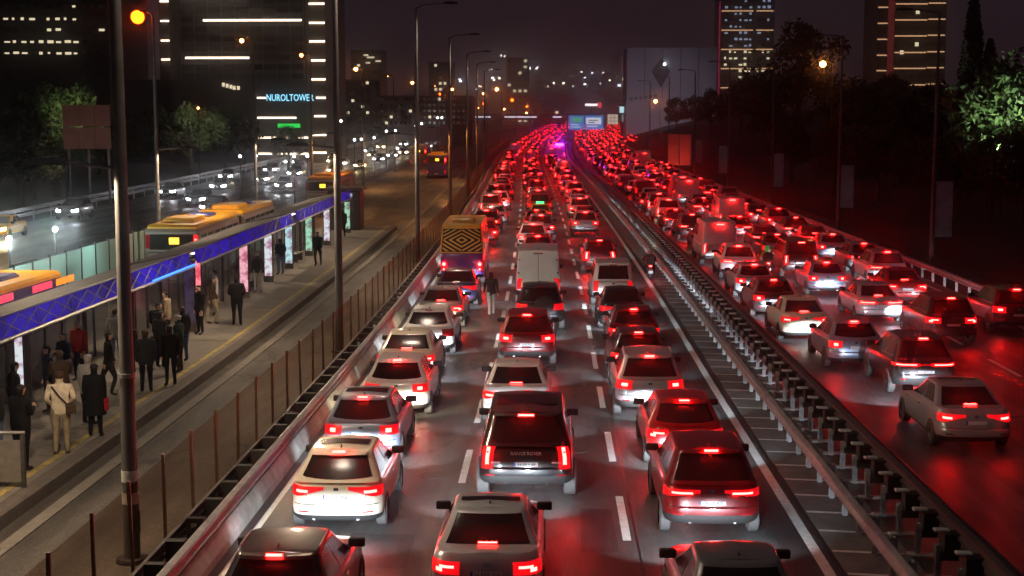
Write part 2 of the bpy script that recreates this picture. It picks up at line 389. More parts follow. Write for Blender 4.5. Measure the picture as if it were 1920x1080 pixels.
while Y < 330:
    p = W(-7.0, Y); h = heading(Y+1); s = slope(Y+1)
    if Y < 118:
        for nm, m in (('post', post_m), ('panel', pan_m), ('bottom_rail', rail_m), ('plinth', hnd_m)):
            obj(nm, m, None, fence, loc=p - fence.location, rot=(s if nm != 'post' else random.gauss(0, .012), random.gauss(0, .01) if nm == 'post' else 0, h))
    else:
        q = W(-7.0, Y+FP)
        far.box((p.x-.03, p.y-.03, p.z), (p.x+.03, p.y+.03, p.z+1.86))
        far.quad(p+Vector((0,.04,.1)), q+Vector((0,-.04,.1)), q+Vector((0,-.04,1.78)), p+Vector((0,.04,1.78)), 1)
        far.box((p.x-.16, p.y-.05, p.z-.1), (q.x+.16, q.y-.051, p.z+.06), 2)
    Y += FP
o = far.build('far_fence_run', [M_fpost, M_panel, M_kerb], fence); o.location = -fence.location; o['kind'] = 'stuff'

# ------------------------------------------------------------------ street lamps
def lamp_head_mesh():
    b = MB(); b.add([(-.13,0,0),(.13,0,0),(.17,.45,-.01),(.13,.82,0),(-.13,.82,0),(-.17,.45,-.01),(-.08,.02,.09),(.08,.02,.09),(.1,.45,.13),(.07,.78,.08),(-.07,.78,.08),(-.1,.45,.13)],
        [(0,6,7,1),(1,7,8,2),(2,8,9,3),(3,9,10,4),(4,10,11,5),(5,11,6,0),(6,11,8,7),(11,10,9,8)])
    return smooth(b.mesh('lamp_head', [M_black]), 50)
LH = lamp_head_mesh()
LENS = MB().box((-.1, .2, .004), (.1, .7, .02)).mesh('lens', [])
LGLOBE = {}
def disc_lens(r, mat):
    k = (r, mat.name)
    if k not in LGLOBE:
        bm = bmesh.new(); bmesh.ops.create_uvsphere(bm, u_segments=12, v_segments=8, radius=r); me = bpy.data.meshes.new('bulb'); bm.to_mesh(me); bm.free(); smooth(me, 80); me.materials.append(mat); LGLOBE[k] = me
    return LGLOBE[k]
LDATA = {}
def spot(key, power, col, size, blend=.15, rad=.12):
    if key not in LDATA:
        l = bpy.data.lights.new(key, 'SPOT'); l.energy = power; l.color = col; l.spot_size = R(size); l.spot_blend = blend; l.shadow_soft_size = rad; LDATA[key] = l
    return LDATA[key]
def street_lamp(X, Y, H, label, arms=((1, 0.0, 1.6),), lit=None, low=None, group=None, r0=.15, collar=False, base=None, light=None):
    """arms: (direction sign, height below top, length)"""
    p = W(X, Y) if base is None else Vector(base)
    t = tag(empty('street_lamp', p), label, 'street lamp', group)
    b = MB(); b.tube([(0,0,-.2),(0,0,.3),(0,0,H*.5),(0,0,H)], [r0, r0, r0*.78, r0*.5], 12); b.build('pole', M_pole, t, sm=40)
    b = MB(); b.tube([(0,0,0),(0,0,.06)], [r0*2, r0*1.9], 12); b.build('base_flange', M_galvd, t, sm=30)
    if collar:
        for z in (1.45, 1.05): MB().tube([(0,0,z),(0,0,z+.2)], r0*1.04, 12).build('reflective_band', M_paint, t, sm=40)
        MB().tube([(0,0,3.32),(0,0,3.4)], r0*1.12, 12).build('collar', M_galv, t, sm=40)
        MB().box((r0*.8, -.05, .5), (r0*1.02, .05, .9)).build('service_door', M_galvd, t)
    for (s, dz, ln) in arms:
        z = H - dz
        a = MB().tube([(0,0,z-.05),(s*ln*.3,0,z+.12),(s*ln,0,z+.2)], [.05,.045,.04], 8).build('arm', M_pole, t, sm=40)
        hd = obj('lamp_head', LH, None, t, loc=(s*ln, 0, z+.17), rot=(0, 0, -PI/2 if s > 0 else PI/2))
        lm = lit
        if lm: obj('bulb', disc_lens(lm[1], lm[0]), None, hd, loc=(0, .45, -.05 - lm[1]*.5))
        if light:
            lo = bpy.data.objects.new('lamp_light', light); link(lo, t); lo.location = (s*(ln+.4), 0, z+.02)
    if low:
        s, z, ln, data = low
        MB().tube([(0,0,z),(s*ln,0,z+.1)], .035, 8).build('low_arm', M_pole, t, sm=40)
        hd = obj('lamp_head', LH, None, t, loc=(s*ln, 0, z+.07), rot=(0, 0, -PI/2 if s > 0 else PI/2))
        obj('lens', LENS, M_sodium_soft, hd)
        lo = bpy.data.objects.new('lamp_light', data); link(lo, t); lo.location = (s*(ln+.45), 0, z+.02)
    return t
M_sodium_soft = em('sodium_lens', (1, .45, .1), 6, sample=False)
L_low = spot('platform_lamp', 1700, (1, .74, .48), 164, .12)
L_road = spot('road_lamp', 1150, (1, .78, .60), 140, .5, .5)
L_bus = spot('busway_lamp', 1500, (1, .42, .10), 150, .4)
GL = 'tall lamp poles along the panel fence'
names = ['nearest tall grey lamp pole with two pale bands, beside the panel fence', 'second tall dark lamp pole at the panel fence, left of the white hatchback queue',
         'third tall lamp pole on the fence line with its arm over the road', 'fourth tall lamp pole on the fence line, thin and dark', 'fifth tall lamp pole on the fence line with its arm over the road',
         'sixth lamp pole on the fence line far along the road', 'seventh lamp pole on the fence line far along the road']
for i, Y in enumerate((24.6, 48.3, 79, 110, 142, 173, 205)):
    street_lamp(-7.5 if i == 0 else -7.3, Y, 14.0, names[i], arms=((1, 0, 1.5),), group=GL, r0=.148, collar=(i == 0), light=L_road if i < 6 else None, low=(-1, 7.0, .9, L_low) if i < 3 else ((-1, 7.0, .9, L_bus) if i < 6 else None))
GS = 'sodium lamp posts left of the bus platform'
ords = ['first', 'second', 'third', 'fourth', 'fifth', 'sixth', 'seventh', 'eighth', 'ninth', 'tenth', 'eleventh', 'twelfth']
for i, Y in enumerate((21, 46, 71, 96, 121, 160, 198, 240, 285, 330, 380, 440)):
    lab = ['lamp post beyond the left edge of the picture near the platform', 'second lamp post beyond the left picture edge near the platform', 'lamp post with large orange lit lamp and low arm, nearest in view',
           'lamp post with small warm lamp in front of the tower with light bands'][i] if i < 4 else ords[i] + ' sodium lamp post in the row left of the busway'
    street_lamp(-19.7, Y, 13.0, lab, arms=((-1, 0, .3),), group=GS, r0=.13, lit=((M_sodium, .34) if i == 2 else (M_warmlamp, .14 if i < 5 else (.16 + .0004*Y if i % 2 else .05))) if i >= 2 else None,
                low=(1, 6.4, 1.2, L_low if i < 4 else L_bus) if i < 7 else None)
GR = 'unlit lamp poles along the right bank'
for i, Y in enumerate((74.7, 98, 125, 152, 182, 214, 250)):
    street_lamp(20.0, Y, 13.3, ords[i] + ' slim unlit lamp pole from the right, standing on the dark bank', arms=((-1, 0, 1.4),), group=GR, r0=.13)
# row of far lit lamps right of the road and beside the left carriageway
for i, (px, py, Y) in enumerate(((1552, 122, 150), (1235, 190, 330), (1224, 194, 400))):
    X = (px - 1035) * Y / 2667; z = CAMH + (240 - py) * Y / 2667
    street_lamp(0, Y, z - rz(Y), ('sodium lamp glowing behind the slim pole above the dark trees', 'sodium lamp in front of the big pale wall', 'small sodium lamp left of the pale wall lamp')[i], arms=((-1, 0, .6),), lit=(M_warmlamp, .26 + .0005*Y), base=(X, Y, rz(Y)), r0=.1)
for i, (px, py, Y) in enumerate(((940, 168, 400), (968, 188, 430), (952, 205, 520), (995, 200, 470), (993, 212, 560), (915, 195, 420), (903, 203, 500), (836, 177, 300))):
    X = (px - 1035) * Y / 2667; z = CAMH + (240 - py) * Y / 2667
    street_lamp(0, Y, z - rz(Y), 'far sodium street lamp, ' + ('brightest above the left traffic', 'one right of the brightest pair', 'low one beside the lit kiosk tower', 'one nearest the end of the road', 'lowest near the overpass', 'left of the brightest one', 'low left one before the overpass', 'leftmost of the far cluster')[i],
                arms=((-1, 0, .8),), lit=(M_sodium if i % 2 else M_warmlamp, (.45, .45, .34, .34, .34, .3, .3, .26)[i]), base=(X, Y, rz(Y)), r0=.14, group='far sodium lamps')
# globe lamps on the left side path
for i, (px, py) in enumerate(((640, 227), (665, 262), (678, 261), (702, 258), (725, 246), (742, 245), (780, 236), (791, 232), (821, 221), (829, 221), (449, 293), (479, 292), (551, 293), (576, 292))):
    Y = 150 + i * 12 if i < 10 else 130; X = (px - 1035) * Y / 2667; z = CAMH + (240 - py) * Y / 2667; g0 = rz(Y) - .1
    t = tag(empty('path_lamp', (X, Y, g0)), 'small white globe lamp on thin post, ' + ('number %s from the left of the far row' % ords[i] if i < 10 else ('first', 'second', 'third', 'fourth')[i-10] + ' in the row below the tower'), 'path lamp', 'white path lamps on the left')
    MB().tube([(0,0,0),(0,0,z-g0)], .05, 6).build('post', M_black, t); obj('globe', disc_lens(.09 + .0004*Y, M_white_l), None, t, loc=(0, 0, z-g0))
# ================================================================== CARS
def lerp(a, b, t): return a + (b - a) * t
def tab(t, x):
    if x <= t[0][0]: return t[0][1:]
    for i in range(len(t)-1):
        if x <= t[i+1][0]:
            k = (x - t[i][0]) / (t[i+1][0] - t[i][0]); return tuple(lerp(a, c, k) for a, c in zip(t[i][1:], t[i+1][1:]))
    return t[-1][1:]
SPEC = {
 'sedan':   dict(L=4.55, hw=.90, zb=.25, cr=.26, top=[(0,.96),(.25,1.01),(.7,1.0),(3.0,.93),(3.5,.92),(4.3,.79),(4.55,.70)], g=(.52,1.30,3.45,2.45,.82,.60), roof=1.44, wr=.31, lid=.12),
 'hatch':   dict(L=4.15, hw=.90, zb=.25, cr=.30, top=[(0,.98),(.3,1.0),(2.9,.95),(3.2,.93),(3.95,.79),(4.15,.70)], g=(.12,.66,3.15,2.2,.83,.60), roof=1.48, wr=.31, lid=.06),
 'suv':     dict(L=4.45, hw=.93, zb=.33, cr=.30, top=[(0,1.08),(.3,1.10),(3.0,1.06),(3.4,1.04),(4.2,.92),(4.45,.8)], g=(.10,.55,3.35,2.4,.86,.64), roof=1.66, wr=.36, lid=.06),
 'big_suv': dict(L=4.95, hw=1.0, zb=.40, cr=.24, top=[(0,1.20),(.3,1.21),(3.4,1.18),(3.8,1.16),(4.7,1.05),(4.95,.9)], g=(.08,.34,3.75,2.9,.94,.76), roof=1.87, wr=.39, lid=.05),
 'van':     dict(L=5.3, hw=.98, zb=.36, cr=.16, top=[(0,1.18),(.3,1.20),(4.2,1.18),(4.6,1.1),(5.1,.95),(5.3,.8)], g=(.03,.10,4.65,3.75,.95,.86), roof=2.38, wr=.34, lid=.03),
 'mpv':     dict(L=4.6, hw=.92, zb=.32, cr=.20, top=[(0,1.10),(.3,1.12),(3.4,1.08),(3.8,1.05),(4.4,.92),(4.6,.8)], g=(.04,.18,3.85,2.9,.88,.74), roof=1.84, wr=.33, lid=.04),
}
BODYLV = [(0, .92, .12), (.06, .955, .05), (.16, .99, .012), (.30, 1.0, 0), (.40, 1.0, .01), (.44, .998, .045), (.60, .995, .055), (.80, .985, .09), (.93, .955, .135), (1.0, .90, .19)]
GHLV = [(0, 0, 0), (.25, .3, .28), (.5, .58, .55), (.75, .82, .80), (.88, .93, .93), (.95, 1.0, .98), (1, 1.12, 1.0)]
USAMP = [0, .33, .66, 1, 1.2, 1.4, 1.6, 1.8, 2] + [2 + k/16 for k in range(1, 16)] + [3, 3.25, 3.5, 3.75, 4, 4.35, 4.7, 5]
class Shell:
    def __init__(s, kind): s.P = SPEC[kind]; s.kind = kind
    def ztop(s, y):
        y = min(max(y, 0), s.P['L']); return tab([(a, b_) for a, b_ in s.P['top']], y)[0]
    def plan(s, u, hw, y0, y1, cr_, cf_, br, bf):
        a = abs(u); sg = 1 if u >= 0 else -1
        if a <= 1: x = a*(hw-cr_); y = y0 + br*(x/hw)**2
        elif a <= 2:
            th = (a-1)*PI/2; x = hw-cr_+cr_*math.sin(th); y = y0 + br*(x/hw)**2 + cr_*(1-math.cos(th))
        elif a <= 3:
            t = a-2; ya = y0+br+cr_; yb = y1-bf-cf_; y = lerp(ya, yb, t); x = hw
        elif a <= 4:
            th = (a-3)*PI/2; x = hw-cf_+cf_*math.cos(th); y = y1 - bf*(x/hw)**2 - cf_*(1-math.sin(th))
        else: x = (5-a)*(hw-cf_); y = y1 - bf*(x/hw)**2
        return sg*x, y
    def body(s, u, f):
        P = s.P; ws, yo = tab(BODYLV, f); L = P['L']
        x, y = s.plan(u, P['hw']*ws, yo*(1.0 if P['lid'] > .03 else .35), L-yo*.8, P['cr'], .42, .06, .14)
        x *= 1 - .05*abs(2*y/L-1)**4
        # wheel arch flare and a shoulder crease
        return Vector((x, y, P['zb'] + f*(s.ztop(y)-P['zb'])))
    def gh(s, u, v):
        P = s.P; th, tv = tab(GHLV, v); yr0, yr1, yf0, yf1, h0, h1 = P['g']
        cr_ = .2 if P['roof'] < 2 else .12
        xb, yb = s.plan(u, h0, yr0, yf0, cr_, .2, .06, .2)
        x, y = s.plan(u, lerp(h0, h1, th), lerp(yr0, yr1, th), lerp(yf0, yf1, th), lerp(cr_, cr_*.8, min(th, 1)), .2, .06, lerp(.2, .1, min(th, 1)))
        ym = (yr1+yf1)/2; hl = (yf1-yr1)/2+.2
        zr = P['roof'] - .05*min(1.5, abs((y-ym)/hl))**2.5
        zb_ = s.ztop(yb) - .015
        return Vector((x, y, zb_ + (zr-zb_)*tv))
    def patch(s, fn, us, v0, v1, off, nv=3, both=None):
        """patch over u list; v0/v1 numbers or functions of |u|"""
        f0 = v0 if callable(v0) else (lambda a: v0); f1 = v1 if callable(v1) else (lambda a: v1)
        rows = []
        for k in range(nv+1):
            r = []
            for u in us:
                v = lerp(f0(abs(u)), f1(abs(u)), k/nv); p = fn(u, v)
                du = fn(u+.01, v) - fn(u-.01, v); dv = fn(u, min(v+.01, 1)) - fn(u, max(v-.01, 0))
                nn = du.cross(dv)
                nn = nn.normalized() if nn.length > 1e-9 else Vector((0, -1, 0))
                r.append(p + nn*off)
            rows.append(r)
        return rows
def us(a, b, n=None):
    o = sorted(set([a, b] + [x for x in USAMP + [-x for x in USAMP] if a < x < b])); return o
def front_us(lim): return [u for u in reversed([x for x in USAMP if x >= lim])] # 5 .. lim
CARM = {}
def mirror_mesh():
    bm = bmesh.new(); bmesh.ops.create_cube(bm, size=1)
    for v in bm.verts: v.co = Vector((v.co.x*.27, v.co.y*.12, v.co.z*.15))
    bmesh.ops.bevel(bm, geom=bm.edges[:], offset=.035, segments=2, profile=.6, affect='EDGES')
    me = bpy.data.meshes.new('mirror'); bm.to_mesh(me); bm.free(); smooth(me, 60); me.materials.append(M_black); return me
MIRROR = mirror_mesh()
def wheel_meshes(r, wd=.2):
    prof = [(r*.62, -wd/2), (r*.9, -wd/2), (r, -wd/2+.03), (r, wd/2-.03), (r*.9, wd/2), (r*.62, wd/2)]
    b = MB(); n = 18; rows = []
    for x_, y_ in prof: rows.append([Vector((y_, x_*math.cos(2*PI*k/n), x_*math.sin(2*PI*k/n))) for k in range(n+1)])
    b.grid(rows); t = b.mesh('tyre', [M_tyre], 40)
    b = MB(); b.tube([(-.05,0,0),(.03,0,0)], r*.61, 16)
    rim_d = b.mesh('brake_disc', [M_trim])
    b = MB()
    for k in range(5):
        a = 2*PI*k/5
        for da in (-.16, .16):
            pass
        p = [(wd/2-.035, math.cos(a+q)*rr, math.sin(a+q)*rr) for q, rr in ((-.5, r*.14), (.5, r*.14), (.2, r*.6), (-.2, r*.6))]
        b.add(p, [(0,1,2,3)])
    ring = []
    for k in range(19):
        a = 2*PI*k/18; ring.append(((wd/2-.04, math.cos(a)*r*.54, math.sin(a)*r*.54), (wd/2-.02, math.cos(a)*r*.64, math.sin(a)*r*.64)))
    b.grid([[p[0] for p in ring], [p[1] for p in ring]])
    rim = b.mesh('rim', [M_rim])
    return t, rim, rim_d
WHEELS = {k: wheel_meshes(SPEC[k]['wr'], .21 if k != 'big_suv' else .27) for k in SPEC}
def lampdefs(style):
    """lens (u0,u1,f0(u),f1(u)), bulbs list, on one side"""
    if style == 'wedge':  return (.42, 1.9, lambda a: lerp(.80, .62, min(1, (a-.42)/.9)), .87), [(.95, 1.45, .72, .79)]
    if style == 'swoosh': return (.38, 1.9, lambda a: lerp(.77, .66, min(1, (a-.38)/1.1)), .84), [(.62, 1.35, .735, .785)]
    if style == 'block':  return (.80, 1.9, .62, .92), [(1.0, 1.35, .73, .83)]
    if style == 'hook':   return (.70, 1.9, .60, .86), [(.85, 1.35, .73, .785), (1.22, 1.5, .65, .73)]
    if style == 'tall':   return (.93, 1.55, .40, .97), [(1.1, 1.3, .44, .93)]
    if style == 'bar':    return (.25, 1.95, .73, .84), [(.42, 1.5, .765, .805)]
    if style == 'square': return (.86, 1.8, .52, .86), [(1.0, 1.4, .66, .78)]
    if style == 'round':  return (.78, 1.75, .60, .88), [(1.02, 1.30, .68, .80)]
def car_meshes(kind, style):
    key = (kind, style)
    if key in CARM: return CARM[key]
    S = Shell(kind); P = S.P; D = {}
    # painted shell: lower body + deck + greenhouse
    b = MB(); U = [-x for x in reversed(USAMP[1:-1])] + USAMP   # -4.7 .. 5
    loop = U + [-5.0 + 0.0]
    rows = [[S.body(u, lv[0]) for u in U] for lv in BODYLV]
    b.grid([r + [r[0]] for r in rows], flip=True) if False else b.grid([r + [r[0]] for r in rows])
    top = [S.body(u, 1.0) for u in USAMP]
    mid = [Vector((0, p.y, p.z + .03*min(1, abs(p.x)/.5))) for p in top]
    lft = [Vector((-p.x, p.y, p.z)) for p in top]
    b.grid([top, mid, lft])
    bot = [S.body(u, 0.0) for u in USAMP]; b.grid([[Vector((-p.x, p.y, p.z)) for p in bot], bot])
    rows = [[S.gh(u, lv[0]) for u in U] for lv in GHLV]; b.grid([r + [r[0]] for r in rows])
    top = [S.gh(u, 1.0) for u in USAMP]; mid = [Vector((0, p.y, p.z + .035*min(1, abs(p.x)/.5))) for p in top]
    b.grid([top, mid, [Vector((-p.x, p.y, p.z)) for p in top]])
    # spoiler lip on hatch-like bodies
    if kind in ('hatch', 'suv', 'big_suv', 'mpv'):
        e0 = [S.gh(u, .9) for u in us(-1.3, 1.3)]
        b.grid([[p + Vector((0, -.10, -.005)) for p in e0], [p + Vector((0, -.06, .035)) for p in e0], [p + Vector((0, .14, .03)) for p in e0]])
        b.grid([[p + Vector((0, .02, -.03)) for p in e0], [p + Vector((0, -.10, -.005)) for p in e0]])
    D['body'] = b.mesh('body', [PAINT['white']]); fix_normals(D['body']); smooth(D['body'], 38)
    def pmesh(name, rows, mat, ang=50):
        me = MB().grid(rows).mesh(name, [mat]); smooth(me, ang); return me
    def multi(name, rowss, mat):
        b = MB()
        for r in rowss: b.grid(r)
        me = b.mesh(name, [mat]); smooth(me, 50); return me
    van = kind == 'van'
    vlo, vhi = (.10, .84) if not van else (.22, .70)
    rw = 1.28 if kind in ('hatch', 'suv', 'sedan') else 1.0
    D['rear_window'] = pmesh('rear_window', S.patch(S.gh, us(-rw, rw), (lambda a: vlo + (.06*a*a if kind == 'hatch' else 0)), vhi, .008), M_glass)
    fr = [u for u in USAMP if u >= 3.75]
    D['windscreen'] = multi('windscreen', [S.patch(S.gh, fr + [5.0 - 0], .08, .86, .008), [list(reversed([Vector((-p.x, p.y, p.z)) for p in r])) for r in S.patch(S.gh, fr, .08, .86, .008)]], M_glass)
    D['side_window'] = []
    seg = [(2.05, 2.5), (2.53, 2.97)] if not van else [(2.62, 2.98)]
    for a0, a1 in seg:
        for sg in (1, -1):
            u_ = us(a0, a1) if sg > 0 else us(-a1, -a0)
            D['side_window'].append(pmesh('side_window', S.patch(S.gh, u_, (.10 if not van else .22), (.82 if not van else .72), .007), M_glass))
    D['bumper_trim'] = multi('bumper_trim', [S.patch(S.body, us(-1.95, 1.95), 0.0, (.17 if kind not in ('suv', 'big_suv', 'van') else .24), .008, 4)], M_trim)
    sills = [S.patch(S.body, us(a, c), 0, .10, .006, 2) for a, c in ((2, 3), (-3, -2))]
    wx = P['hw']; wr = P['wr']; arches = MB(); yw = (.16*P['L']+.1, P['L']*.80)
    for y_ in yw:
        for sg in (1, -1):
            c = [(sg*(wx*.985+.012), y_, wr)]; n_ = 14
            for k in range(n_+1): a = PI*1.0*k/n_; c.append((sg*(wx*.985+.012), y_ + math.cos(a)*(wr+.055), wr-.02 + math.sin(a)*(wr+.055)))
            arches.add(c, [(0, k, k+1) for k in range(1, n_+1)])
    for r in sills: arches.grid(r)
    D['wheel_arch_trim'] = arches.mesh('wheel_arch_trim', [M_trim]); D['yw'] = yw
    # tail lamps
    (u0, u1, f0, f1), bulbs = lampdefs(style)
    D['tail_lamp'] = []; D['bulb'] = []
    for sg in (1, -1):
        def usg(a, c): return us(a, c) if sg > 0 else us(-c, -a)
        D['tail_lamp'].append(pmesh('tail_lamp', S.patch(S.body, usg(u0, u1), f0, f1, .014, 4), M_lens))
        D['bulb'].append(multi('bulb', [S.patch(S.body, usg(a, c), d, e_, .022, 2) for a, c, d, e_ in bulbs], M_bulb))
    if style == 'bar': D['light_strip'] = pmesh('light_strip', S.patch(S.body, us(-.24, .24), .775, .80, .016, 2), M_lens)
    # high brake lamp
    lid = kind == 'sedan'
    zz = (.11, .15) if lid else (.845, .885)
    o_ = .02 if lid else .115
    D['brake_lamp'] = pmesh('brake_lamp', S.patch(S.gh, us(-.26, .26), zz[0], zz[1], o_, 2), M_bulb)
    # plate
    hwp = .26/(P['hw']-P['cr']); pf = (.56, .68) if kind in ('sedan', 'hatch') else (.48, .58)
    if kind in ('van',): pf = (.30, .38)
    D['plate'] = pmesh('license_plate', S.patch(S.body, us(-hwp, hwp), pf[0], pf[1], .012, 2), M_plate)
    D['plate_band'] = pmesh('blue_band', S.patch(S.body, us(-hwp, -hwp*.86), pf[0], pf[1], .015, 1), M_pblue)
    D['plate_pos'] = S.body(0, (pf[0]+pf[1])/2); D['plate_h'] = (S.body(0, pf[1]) - S.body(0, pf[0])).length
    D['plate_tilt'] = math.atan2((S.body(0, pf[1]) - S.body(0, pf[0])).y, (S.body(0, pf[1]) - S.body(0, pf[0])).z)
    # seams: tailgate shut line, bumper groove
    D['seam'] = [pmesh('panel_seam', S.patch(S.body, us(a, c), d, e_, .004, 2), M_black) for a, c, d, e_ in ((-1.6, 1.6, .425, .44), (-1.02, -.995, .44, .95), (.995, 1.02, .44, .95), (2.5, 2.508, .12, .97), (-2.508, -2.5, .12, .97), (2.86, 2.868, .12, .97), (-2.868, -2.86, .12, .97))]
    D['handle'] = [pmesh('door_handle', S.patch(S.body, us(a, c), .80, .83, .02, 1), M_chrome) for a, c in ((2.40, 2.46), (2.74, 2.80), (-2.46, -2.40), (-2.80, -2.74))]
    D['emblem'] = pmesh('emblem', S.patch(S.body, us(-.08, .08), .79, .85, .012, 1), M_chrome)
    D['reflector'] = [pmesh('reflector', S.patch(S.body, us(a, c), .24, .28, .012, 1), M_lens_off) for a, c in ((.9, 1.3), (-1.3, -.9))]
    D['head'] = [pmesh('headlamp', S.patch(S.body, us(a, c), .58, .82, .012, 2), M_head) for a, c in ((3.35, 4.1), (-4.1, -3.35))]
    b = MB(); p = S.gh(0, .97); zr = P['roof']+.03
    yy = P['g'][1] + .18
    b.add([(-.02,yy,zr-.02),(.02,yy,zr-.02),(.02,yy+.2,zr-.02),(-.02,yy+.2,zr-.02),(0,yy+.03,zr+.07),(0,yy+.2,zr-.015)], [(0,1,4),(1,2,5,4),(3,0,4,5),(2,3,5)])
    D['fin'] = b.mesh('antenna_fin', [M_black])
    yf0 = P['g'][2]; D['mirror'] = [(sg*(P['hw']+.0), yf0-.35, S.ztop(yf0-.35)+.075) for sg in (1, -1)]
    D['roof_rail'] = [MB().tube([S.gh(sg*u, .955) + Vector((0, 0, .03)) for u in (2.1, 2.3, 2.5, 2.7, 2.9)], .018, 6).mesh('roof_rail', [M_galv], 40) for sg in (1, -1)]
    # roof glass panel
    tp = [u for u in USAMP if 2.25 <= u <= 2.85]
    r_ = [[S.gh(u, 1.0) for u in tp]]; rr = [[Vector((p.x*.86, p.y, p.z+.024)) for p in r_[0]], [Vector((0, p.y, p.z+.039)) for p in r_[0]], [Vector((-p.x*.86, p.y, p.z+.024)) for p in r_[0]]]
    D['roof_panel'] = pmesh('roof_panel', rr, M_glass)
    D['exhaust'] = [MB().tube([(x_, .06, P['zb']+.03), (x_, .25, P['zb']+.03)], .035, 8).mesh('exhaust', [M_chrome], 40) for x_ in (.42, -.42)]
    CARM[key] = D
    return D
def text_mesh(txt, size, mat, depth=.002):
    c = bpy.data.curves.new('txt', 'FONT'); c.body = txt; c.size = size; c.align_x = 'CENTER'; c.align_y = 'CENTER'; c.extrude = depth; c.resolution_u = 2
    o = bpy.data.objects.new('txt', c); COL.objects.link(o)
    dg = bpy.context.evaluated_depsgraph_get(); me = bpy.data.meshes.new_from_object(o.evaluated_get(dg))
    bpy.data.objects.remove(o); me.materials.clear(); me.materials.append(mat); return me
L_hl = spot('headlamp_beam', 1050, (.80, .90, 1.0), 40, 1.0, .06)
L_hlw = spot('headlamp_beam_warm', 850, (1.0, .84, .55), 40, 1.0, .06)
def car(X, Y, kind, col, style, label, lod=0, plate=None, brake=True, lens_only=False, plate_col=None, roof_dark=False, hl='cool', yaw=0.0, rails=False, group=None, name=None, extras=()):
    D = car_meshes(kind, style); P = SPEC[kind]; mat = PAINT[col] if col in PAINT else MATS[col]
    p = W(X, Y); mid = Y + P['L']/2
    t = empty(name or {'van': 'van', 'mpv': 'van'}.get(kind, 'car'), p, heading(mid) + yaw, slope(mid))
    tag(t, label, 'van' if kind in ('van', 'mpv') else 'car', group)
    back = yaw > 2
    bd = obj('body', D['body'], mat, t)
    if kind != 'van': obj('rear_window', D['rear_window'], None, t)
    for k in (0, 1):
        tl = obj('tail_lamp', D['tail_lamp'][k], M_lens if brake or lens_only else M_lens_off, t)
        if brake and not back: obj('bulb', D['bulb'][k], None if lod < 2 else (M_bulb_far if lod == 2 else M_bulb_mid), tl)
    if not back: obj('brake_lamp', D['brake_lamp'], (M_bulb if lod < 2 else (M_bulb_far if lod == 2 else M_bulb_mid)) if brake else M_lens_off, t)
    if back or lod < 1:
        for k in (0, 1): obj('headlamp', D['head'][k], M_head if hl == 'cool' else M_headw, t) if back else obj('headlamp', D['head'][k], M_chrome, t)
        obj('windscreen', D['windscreen'], None, t)
    if lod <= 2: obj('bumper_trim', D['bumper_trim'], None, t)
    if lod <= 1 or (X > 5 and lod <= 2):
        for m in D['side_window']: obj('side_window', m, None, t)
    if lod <= 1:
        obj('wheel_arch_trim', D['wheel_arch_trim'], None, t)
    if lod <= 2:
        pl = obj('license_plate', D['plate'], None, t)
        if lod == 0: obj('blue_band', D['plate_band'], None, pl)
        if plate:
            me = text_mesh(plate, min(.115, D['plate_h']*1.05), M_ink); o = obj('plate_number', me, None, pl, loc=D['plate_pos'] + Vector((.012, -.022, 0)), rot=(PI/2 - D['plate_tilt'], 0, 0))
        tyre, rim, disc = WHEELS[kind]
        for y_ in (D['yw'] if lod <= 1 else D['yw'][:1]):
            for sg in (1, -1):
                wh = obj('wheel', tyre, None, t, loc=(sg*(P['hw']-.085), y_, P['wr']), rot=(0, 0, 0 if sg > 0 else PI))
                if lod == 0: obj('rim', rim, None, wh); obj('hub_disc', disc, None, wh)
        for sg in (0, 1): obj('mirror', MIRROR, None, t, loc=D['mirror'][sg])
    if lod == 0:
        obj('emblem', D['emblem'], None, t); obj('antenna_fin', D['fin'], None, t)
        for m in D['seam']: obj('panel_seam', m, None, t)
        for m in D['handle']: obj('door_handle', m, None, t)
        for m in D['reflector']: obj('reflector', m, None, t)
        [obj('exhaust', m, None, t) for m in D['exhaust']]
        if roof_dark: obj('roof_panel', D['roof_panel'], None, t)
        if rails:
            for m in D['roof_rail']: obj('roof_rail', m, None, t)
    if style == 'bar': obj('light_strip', D['light_strip'], None, t)
    if hl and not back and Y < 125:
        sides = (-.6, .6) if Y < 62 else (0,)
        for sx in sides:
            lo = bpy.data.objects.new('headlamp_beam', L_hl if hl == 'cool' else L_hlw); link(lo, t); lo.location = (sx*P['hw'], P['L']+.06, .66 if P['roof'] < 1.8 else .8)
            lo.rotation_euler = (R(90-14), 0, 0)
            lo.scale = (2.4, 1, 1)
    return t
NOTE = {}
